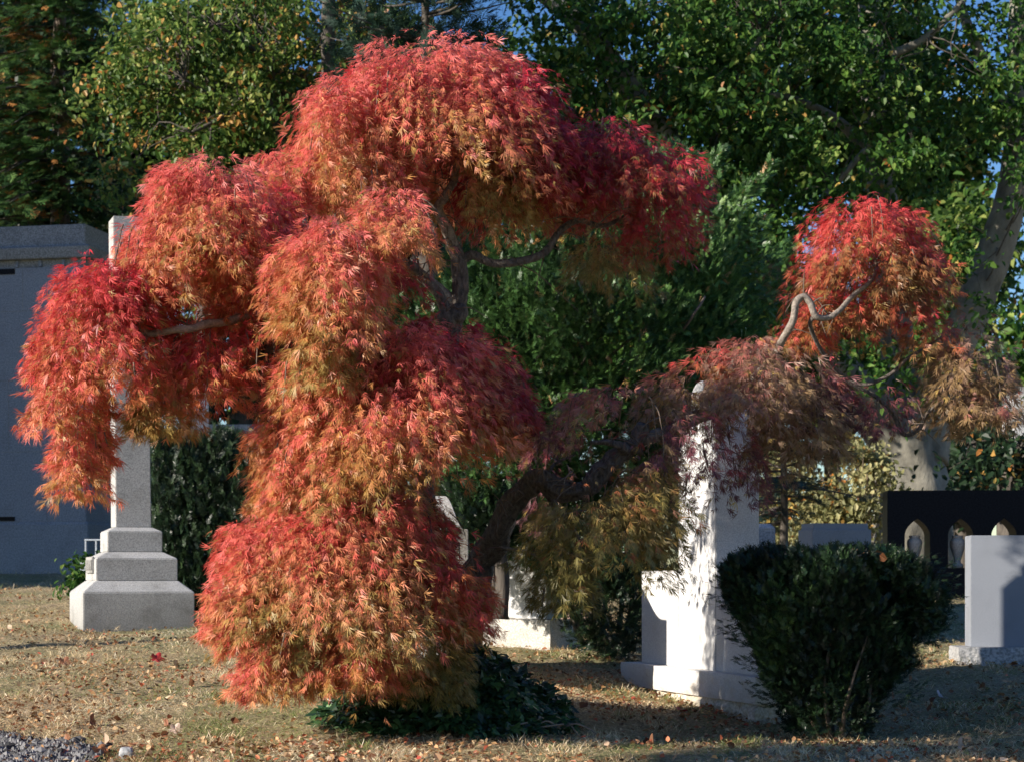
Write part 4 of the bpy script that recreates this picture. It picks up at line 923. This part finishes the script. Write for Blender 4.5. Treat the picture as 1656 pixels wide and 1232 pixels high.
def far_trees():
    r = np.random.default_rng(12)
    spec = [
        (1545, 520, 40, 120, 220, 'pale yellow green tree showing through gaps right of the beech limb', YL, .16, -.3, 5),
        (1640, 640, 38, 90, 150, 'shaded blue green tree low at the right edge, beyond the black wall', BL, .16, -.7, 7),
        (1560, 760, 36, 110, 90, 'dark green shrubby tree directly above the black wall', DG, .16, -.8, 8),
        (1350, 520, 42, 150, 250, 'green tree standing beyond the leaning beech limb', BL, .17, -.5, 5),
        (1130, 560, 41, 170, 300, 'tall dark green tree beyond the yew', BL, .17, -.7, 5),
        (900, 430, 43, 200, 420, 'tall dark tree hidden behind the top of the maple', DG, .2, -.9, 5),
        (650, 420, 43, 180, 420, 'deep green tree behind the middle of the maple', DG, .2, -.9, 5),
        (420, 420, 44, 170, 360, 'deep green tree behind the left domes of the maple', BL, .2, -.8, 5),
        (200, 330, 46, 110, 300, 'dim green tree between the conifer and the leafy tree', DG, .2, -.2, 4),
        (20, 380, 47, 100, 260, 'dark green tree left of the conifer trunk', DG, .2, -.4, 5),
        (395, 600, 27, 110, 130, 'dark green tree filling the gap above the dark hedge', DG, .12, -1.0, 9),
        (1640, 745, 24, 60, 55, 'dark leafy shrub right behind the black wall at the right edge', DG, .08, -1.2, 40),
        (60, 60, 46, 170, 190, 'dark blue green tree high behind the conifer', DG, .2, .1, 3), (330, 90, 42, 190, 170, 'yellow green tree high behind the leafy tree', YL, .17, -.5, 5), (1500, 230, 46, 200, 260, 'hazy green tree seen through gaps between the two right beech limbs', BL, .18, -.35, 5),
        (1850, 560, 38, 190, 330, 'broad green tree standing outside the frame beyond the right edge', BL, .2, -.7, 4), (2230, 600, 40, 210, 330, 'second broad green tree outside the frame, farther right', BL, .2, -.7, 4),
        (1250, 150, 45, 260, 210, 'tall green tree high behind the beech crown', BL, .2, -.35, 4),
    ]
    for i, (px, py, d, rx, rz, lab, cols, ls, gap, den) in enumerate(spec):
        t = thing('background_tree', lab, 'tree', (0, 0, 0), 0, 'trees far behind the monuments')
        dp = 1.8 if d > 30 else .4
        bl = [(px + r.uniform(-.35, .35) * rx, py + r.uniform(-.6, .6) * rz, d + r.uniform(-1, 1) * dp * .5, rx * .6, rz * .42, dp) for _ in range(5)] + [(px, py, d, rx * .8, rz * .8, dp)]
        o, cen = cluster_crown('crown', t, bl, 22, ls * 1.35, cols, T_LEAF, M['leaf'], .65, .2, .6, den * .80, 50 + i, ACC, .03, gap, .8)
        tb = Tubes(); gx = W(px, 900, d)
        tb.add([(gx.x, d, 0), W(px + r.uniform(-10, 10), py + rz * .5, d), W(px + r.uniform(-20, 20), py - rz * .5, d)], [.22, .17, .05], 8, 5, .1); tb.build('trunk', M['dbark'], t)
        twig_net(t, cen, [np.array(W(px, py + rz * q, d)) for q in (.6, .2, -.2, -.5)], 50, M['dbark'], .02, 'branches', i)
    # pale shrubs with olive leaves between shaft and beech
    for px, lab, sd in ((1275, 'pale olive leafed shrub just right of the pale shaft', 71), (1355, 'pale olive leafed shrub above the stepped tomb', 72), (1405, 'yellowish leafed shrub at the foot of the beech', 73)):
        t = thing('leafy_shrub', lab, 'shrub', (0, 0, 0), 0, 'pale shrubs in front of the beech'); d = 24.5 - (sd - 71) * .3
        o, cen = cluster_crown('foliage', t, [(px, 800, d, 55, 80, .5), (px - 10, 850, d, 45, 50, .5), (px + 5, 740, d, 40, 40, .4)], 22, .075, [(0, (.14, .15, .06)), (.5, (.30, .29, .13)), (1, (.5, .45, .22))], T_LEAF, M['leaf'], .2, .5, .8, 44, sd, ACC, .04, -.7, 2)
        b0 = np.array([W(px, 950, d).x, d, -.05]); twig_net(t, cen, [b0 + np.array([0, 0, k * .25]) for k in range(5)], 40, M['twig'], .012, 'stems', sd)
    t = thing('ivy_bush', 'small dark green leafy plant beside the obelisk base', 'plant', (0, 0, 0)); d = 17.3
    cluster_crown('foliage', t, [(125, 935, d, 28, 32, .25), (150, 920, d, 18, 35, .2)], 16, .06, BL, T_LEAF, M['leaf'], .12, .2, .9, 170, 90)
far_trees()

# ------------------------------------------------------------------ ivy mound, grass, litter, gravel
def ivy_mound():
    t = thing('ivy_mound', 'dark green ivy heaped round the foot of the maple', 'ivy', (0, 0, 0))
    n = 5600; c = np.array([-.34, 10.12]); ph = rng.uniform(0, 6.28, n); r = np.sqrt(rng.uniform(0, 1, n)); rx = .66; ry = .60
    x = c[0] + rx * r * np.cos(ph); y = c[1] + ry * r * np.sin(ph)
    edge = 1 + .12 * np.sin(3 * ph + 1) + .1 * np.sin(7 * ph)
    h = .30 * np.clip(1 - (r / edge) ** 2.2, 0, 1) * (.50 + .55 * np.exp(-((x + .12) / .28) ** 2)) + rng.uniform(0, .05, n)
    P = np.stack([x, y, ground_z(x, y) + h * rng.uniform(.55, 1.05, n) + .01], -1)
    D = np.stack([np.cos(ph) * .6, np.sin(ph) * .6 - .25, -.3 * np.ones(n)], -1) + rng.normal(0, .45, (n, 3)); Nn = np.stack([np.cos(ph) * .5, np.sin(ph) * .5 - .5, np.ones(n)], -1) + rng.normal(0, .35, (n, 3))
    foliage('leaves', P, D, Nn, rng.uniform(.035, .075, n), palette(rng.uniform(0, 1, n), [(0, (.012, .03, .013)), (.6, (.03, .08, .03)), (1, (.08, .16, .05))]), T_IVY, M['ivy'], t, .15)
    tb = Tubes()
    for k in range(16):
        x0 = rng.uniform(-.8, .3); y0 = rng.uniform(9.75, 10.0); l = rng.uniform(.15, .4); p = []
        for j in range(4): xx = x0 + l * j / 3 * rng.choice([-1, 1]) * .6; yy = y0 - .05 * j; p.append((xx, yy, float(ground_z(xx, yy)) + .03 + .04 * math.sin(j * 1.7)))
        tb.add(p, [.006, .005, .004, .002], 5, 4, .1, k)
    tb.build('vines', M['twig'], t)
ivy_mound()

def grass():
    STR = [(0, (.30, .20, .11)), (.4, (.64, .49, .29)), (.75, (.84, .68, .44)), (1, (.92, .83, .62))]
    n = 330000; x, y = scatter_ground(n, 8.5, 27)
    k = ~(((x + 3.1) ** 2 + (y - 16.4) ** 2) < .2); x = x[k]; y = y[k]; n = len(x)
    g = vnoise(x, y, 2.2, 33) * .6 + vnoise(x, y, 7, 34) * .4; dens = rng.uniform(0, 1, n)
    grn = np.clip((g - .05) * 1.3, 0, .9) + np.where((x > 1.6) & (y > 10.3), .45, 0) + np.where((x > .2) & (x < 2) & (y < 10.2), .15, 0) + np.where((np.hypot((x + 1.9) / .35, (y - 9.15) / .18) < 1), .8, 0)
    gr_ = (x < -1.95) & (y < 9.64 + .55 * (-2.45 - x) + .05 * np.sin(x * 17)) ; C_drop = gr_ & (dens < .93)
    isg = rng.uniform(0, 1, n) < np.clip(grn, .10, .85)
    C = palette(np.clip(rng.normal(.5, .27, n) + .20 * vnoise(x, y, 4.5, 35), 0, 1), STR)
    G = palette(rng.uniform(0, 1, n), [(0, (.12, .15, .05)), (.6, (.22, .26, .09)), (1, (.36, .38, .15))]); C[isg] = G[isg]
    kk = ~C_drop; x = x[kk]; y = y[kk]; C = C[kk]; n = len(x)
    a = rng.uniform(0, 6.28, n); tuft = vnoise(x, y, 9, 44) > .9
    up = np.where(rng.uniform(0, 1, n) < np.where(tuft, .75, .2), rng.uniform(.5, 1.6, n), rng.uniform(.02, .5, n))
    D = np.stack([np.cos(a), np.sin(a), up], -1); P = np.stack([x, y, ground_z(x, y) + rng.uniform(-.006, .014, n)], -1)
    S = rng.uniform(.012, .036, n) * (1 + .03 * y)
    mul = np.where(tuft[:n], 1.45, 1.0)
    o = foliage('grass', P, D, np.array([0, 0, 1.]) + rng.normal(0, .7, (n, 3)), S * mul, C, T_BLADE, M['grass']); tag(o, 'short straw coloured grass with green patches over the ground', 'grass', kind='stuff')
    n = 34000; x, y = scatter_ground(n, 8.5, 22)
    k = rng.uniform(0, 1, n) < np.clip(.45 + .5 * vnoise(x, y, 1.7, 36) + np.where((x > -.2) & (x < 1.6) & (y > 9.5), .45, 0) + np.where((x < -2) & (y > 12), .3, 0), .08, 1); x = x[k]; y = y[k]; n = len(x)
    LIT = [(0, (.10, .045, .022)), (.35, (.28, .13, .055)), (.65, (.48, .28, .13)), (.9, (.62, .46, .28)), (1, (.5, .07, .05))]
    P = np.stack([x, y, ground_z(x, y) + rng.uniform(.006, .022, n)], -1)
    o = foliage('leaf_litter', P, rng.normal(0, 1, (n, 3)) * (1, 1, .35), np.array([0, 0, 1.]) + rng.normal(0, .5, (n, 3)), rng.uniform(.012, .036, n), palette(rng.uniform(0, 1, n) ** 1.1, LIT), T_FLAKE, M['litter']); tag(o, 'brown and tan leaf crumbs strewn over the grass', 'leaf litter', kind='stuff')
    n = 380; x, y = scatter_ground(n, 8.6, 16); P = np.stack([x, y, ground_z(x, y) + .02], -1)
    o = foliage('curled_leaves', P, rng.normal(0, 1, (n, 3)) * (1, 1, .8), np.array([0, -.3, 1.]) + rng.normal(0, .8, (n, 3)), rng.uniform(.03, .06, n), palette(rng.uniform(0, 1, n), [(0, (.12, .05, .025)), (.5, (.28, .12, .06)), (.85, (.45, .27, .15)), (1, (.66, .50, .36))]), T_FLAKE, M['litter']); tag(o, 'larger curled brown leaves lying here and there on the grass', 'leaf litter', kind='stuff')
    n = 6000; x = rng.normal(-.3, 1.2, n); y = rng.uniform(8.7, 12.8, n)
    k = rng.uniform(0, 1, n) < np.clip(.4 + .6 * vnoise(x, y, 2.6, 39), .03, 1); x = x[k]; y = y[k]; n = len(x); P = np.stack([x, y, ground_z(x, y) + rng.uniform(.008, .03, n)], -1)
    o = foliage('maple_litter', P, rng.normal(0, 1, (n, 3)) * (1, 1, .4), np.array([0, 0, 1.]) + rng.normal(0, .5, (n, 3)), rng.uniform(.015, .036, n), palette(rng.uniform(0, 1, n), [(0, (.25, .05, .03)), (.3, (.50, .15, .07)), (.6, (.66, .38, .19)), (1, (.74, .60, .40))]), T_MAPLE[:6] + T_FLAKE, M['litter']); tag(o, 'red and orange maple leaves fallen thinly around the foot of the maple', 'leaf litter', kind='stuff')
    # gravel patch
    n = 9000; x = rng.uniform(-3.0, -1.9, n); y = rng.uniform(8.6, 10.1, n)
    k = (y < 9.66 + .55 * (-2.45 - x) + .05 * np.sin(x * 17) + rng.normal(0, .03, n)); x = x[k]; y = y[k]
    ico = bmesh.new(); bmesh.ops.create_icosphere(ico, subdivisions=1, radius=1); iv = np.array([v.co[:] for v in ico.verts]); fi = [[v.index for v in f.verts] for f in ico.faces]; ico.free()
    V = []; Fs = []; Cc = []
    for i in range(len(x)):
        s = rng.uniform(.007, .026); q = iv * (1 + rng.normal(0, .22, (12, 1))) * s * rng.uniform(.6, 1.2, 3); q += (x[i], y[i], float(ground_z(x[i], y[i])) + .008)
        Fs += [[a + 12 * i for a in f] for f in fi]; V.append(q); b = rng.uniform(.02, .24); Cc.append(np.tile((b, b * .98, b * .97), (12, 1)))
    me = bpy.data.meshes.new('gravel'); me.from_pydata(np.concatenate(V).tolist(), [], Fs); me.update(); a = me.color_attributes.new('tint', 'FLOAT_COLOR', 'POINT'); c = np.ones((len(V) * 12, 4), np.float32); c[:, :3] = np.concatenate(Cc); a.data.foreach_set('color', c.ravel())
    m, nt, out = newmat('gravel_stone'); at = N(nt, 'ShaderNodeAttribute'); at.attribute_name = 'tint'; b = N(nt, 'ShaderNodeBsdfPrincipled'); b.inputs['Roughness'].default_value = .8; nt.links.new(at.outputs['Color'], b.inputs['Base Color']); nt.links.new(b.outputs[0], out.inputs[0])
    o = add('gravel', me, m); tag(o, 'patch of dark crushed gravel at the lower left corner', 'gravel', kind='stuff')
grass()

def big_leaf(px, py, col, size, lab, rz, tilt, group='large fallen leaves on the grass', lobes=5):
    # lobed leaf as a cupped disc
    yy = 8.9
    for _ in range(60):
        p = W(px, py, yy); g = float(ground_z(p.x, yy)); yy += (p.z - g) * 4 if abs(p.z - g) > 1e-4 else 0
    p = W(px, py, yy); n = lobes * 8; v = [(0, 0, 0)]; 
    for k in range(n):
        a = 2 * math.pi * k / n; r = .55 + .45 * abs(math.cos(a * lobes / 2)) ** 1.5; r *= 1 - .25 * (math.cos(a) < -.6)
        v.append((r * math.cos(a), r * .8 * math.sin(a), .38 * r * r * abs(math.sin(a)) + .08 * math.sin(3 * a)))
    f = [(0, 1 + k, 1 + (k + 1) % n) for k in range(n)]
    me = bpy.data.meshes.new('fallen_leaf'); me.from_pydata([tuple(c * size for c in q) for q in v], [], f); me.update()
    o = add('fallen_leaf', me, mat_plain('dry_leaf', col, .6)); o.location = (p.x, yy, float(ground_z(p.x, yy)) + size * .35); o.rotation_euler = (tilt, .2, rz)
    tag(o, lab, 'leaf', group)
big_leaf(253, 1070, (.42, .035, .035), .062, 'large curled red leaf on the grass, right of centre before the obelisk', .4, .9)
big_leaf(284, 1080, (.52, .36, .22), .05, 'pale tan leaf standing on edge right of the red leaf', 1.2, 1.1)
big_leaf(270, 1178, (.30, .13, .08), .06, 'large brown curled leaf above the round stone', 2.0, .8)
big_leaf(283, 1184, (.60, .45, .36), .045, 'pale pinkish leaf touching the large brown curled leaf', .2, 1.0)
big_leaf(148, 1172, (.22, .08, .04), .055, 'dark brown oak leaf standing above the gravel patch', 1.4, 1.2)
big_leaf(103, 1076, (.28, .12, .06), .06, 'dark brown leaf alone on the lit grass left of the obelisk foot', .3, .8)
big_leaf(55, 1045, (.45, .36, .26), .05, 'light green tan leaf at far left on the lit grass', 2.4, .3)
big_leaf(1100, 1153, (.36, .04, .035), .05, 'small red leaf on the shaded ground left of the monument foundation', .8, .25)
big_leaf(1520, 1010, (.46, .32, .28), .05, 'pale leaf on shaded grass left of the grey headstone', .8, .4)
big_leaf(1590, 1116, (.30, .16, .10), .06, 'dark curled leaf on shaded grass below the grey headstone', 1.8, .7)
big_leaf(1520, 1130, (.46, .36, .34), .055, 'pale curled leaf on shaded grass right of the trimmed bush', 1.0, .7)
big_leaf(1552, 1213, (.5, .3, .2), .06, 'tan leaf standing upright at the bottom right', 1.0, 1.2)
big_leaf(160, 1225, (.40, .16, .06), .06, 'orange brown leaf at the bottom edge below the round stone', .5, .9)
def stone():
    yy = 9.15; p = W(205, 1205, yy); g = float(ground_z(p.x, yy))
    o = rough_block('stone', -.030, .030, -.026, .026, -.02, .045, M['base'], None, .012, 5, 5, 4, False, 4); o.location = (p.x, yy, g + .005)
    for v in o.data.vertices:
        q = Vector((v.co.x, v.co.y, v.co.z - .015)); v.co = Vector((0, 0, .015)) + q.normalized() * (.55 * q.length + .45 * .04)
    sub = o.modifiers.new('smooth', 'SUBSURF'); sub.levels = 2; sub.render_levels = 2
    tag(o, 'small pale rounded stone on the mossy grass beside the gravel', 'rock')
stone()

# ------------------------------------------------------------------ unseen trees placed outside the frame to throw the shade
def shade_tree(name, lab, base, blobs, trunk_r, n, seed, lf=1.0):
    t = thing(name, lab, 'tree', (0, 0, 0)); r = np.random.default_rng(seed); P = []
    for c, rad in blobs:
        q = unit(r.normal(0, 1, (n, 3))) * (r.uniform(0, 1, (n, 1)) ** .4) * rad + c; P.append(q)
    P = np.concatenate(P); m_ = len(P); D = r.normal(0, 1, (m_, 3))
    foliage('crown', P, D, r.normal(0, 1, (m_, 3)), r.uniform(.18, .30, m_) * lf, palette(r.uniform(0, 1, m_), BL), T_LEAF, M['leaf'], t)
    tb = Tubes(); b = np.array(base, float); c0 = np.array(blobs[0][0], float)
    tb.add([b, b * .6 + c0 * .4 + (.1, 0, 0), c0], [trunk_r, trunk_r * .8, trunk_r * .4], 10, 5, .08)
    for c, rad in blobs[1:]: tb.add([b * .4 + c0 * .6, (c0 + np.array(c)) / 2 - (0, 0, .3), c], [trunk_r * .5, trunk_r * .3, .03], 7, 5, .08)
    tb.build('trunk', M['dbark'], t)
shade_tree('shade_tree', 'unseen leafy tree added outside the frame, far left of the maple, to shade the bush and right foreground', (-8.3, 4.6, -1.2), [((-8, 4.8, 3.9), (.7, .42, .9)), ((-8.2, 4.55, 4.8), (.6, .42, .6)), ((-8.4, 4.3, 3.7), (.6, .45, .7))], .1, 420, 62, .6)
shade_tree('shade_tree', 'unseen leafy tree added outside the frame, left of the obelisk, to shade the black wall and stepped tomb', (-8.3, 12.5, -.6), [((-8, 12.0, 5.3), (1.0, 1.2, 1.1)), ((-8, 14.4, 6.15), (1.0, 1.5, .75)), ((-8, 11.0, 5.9), (.8, .8, .8))], .12, 2000, 63, .8)
shade_tree('shade_tree', 'unseen dense leafy tree standing left of the mausoleum, outside the frame', (-15.5, 20.5, 0), [((-15.5, 20.5, 4.2), (3.4, 3.2, 3.2)), ((-14.5, 22.5, 7.4), (2.8, 2.8, 2.2)), ((-16.5, 18.8, 6.6), (2.4, 2.2, 2.0)), ((-15, 24.2, 4.2), (2.6, 2.6, 3.0))], .3, 6500, 61, 1.25)
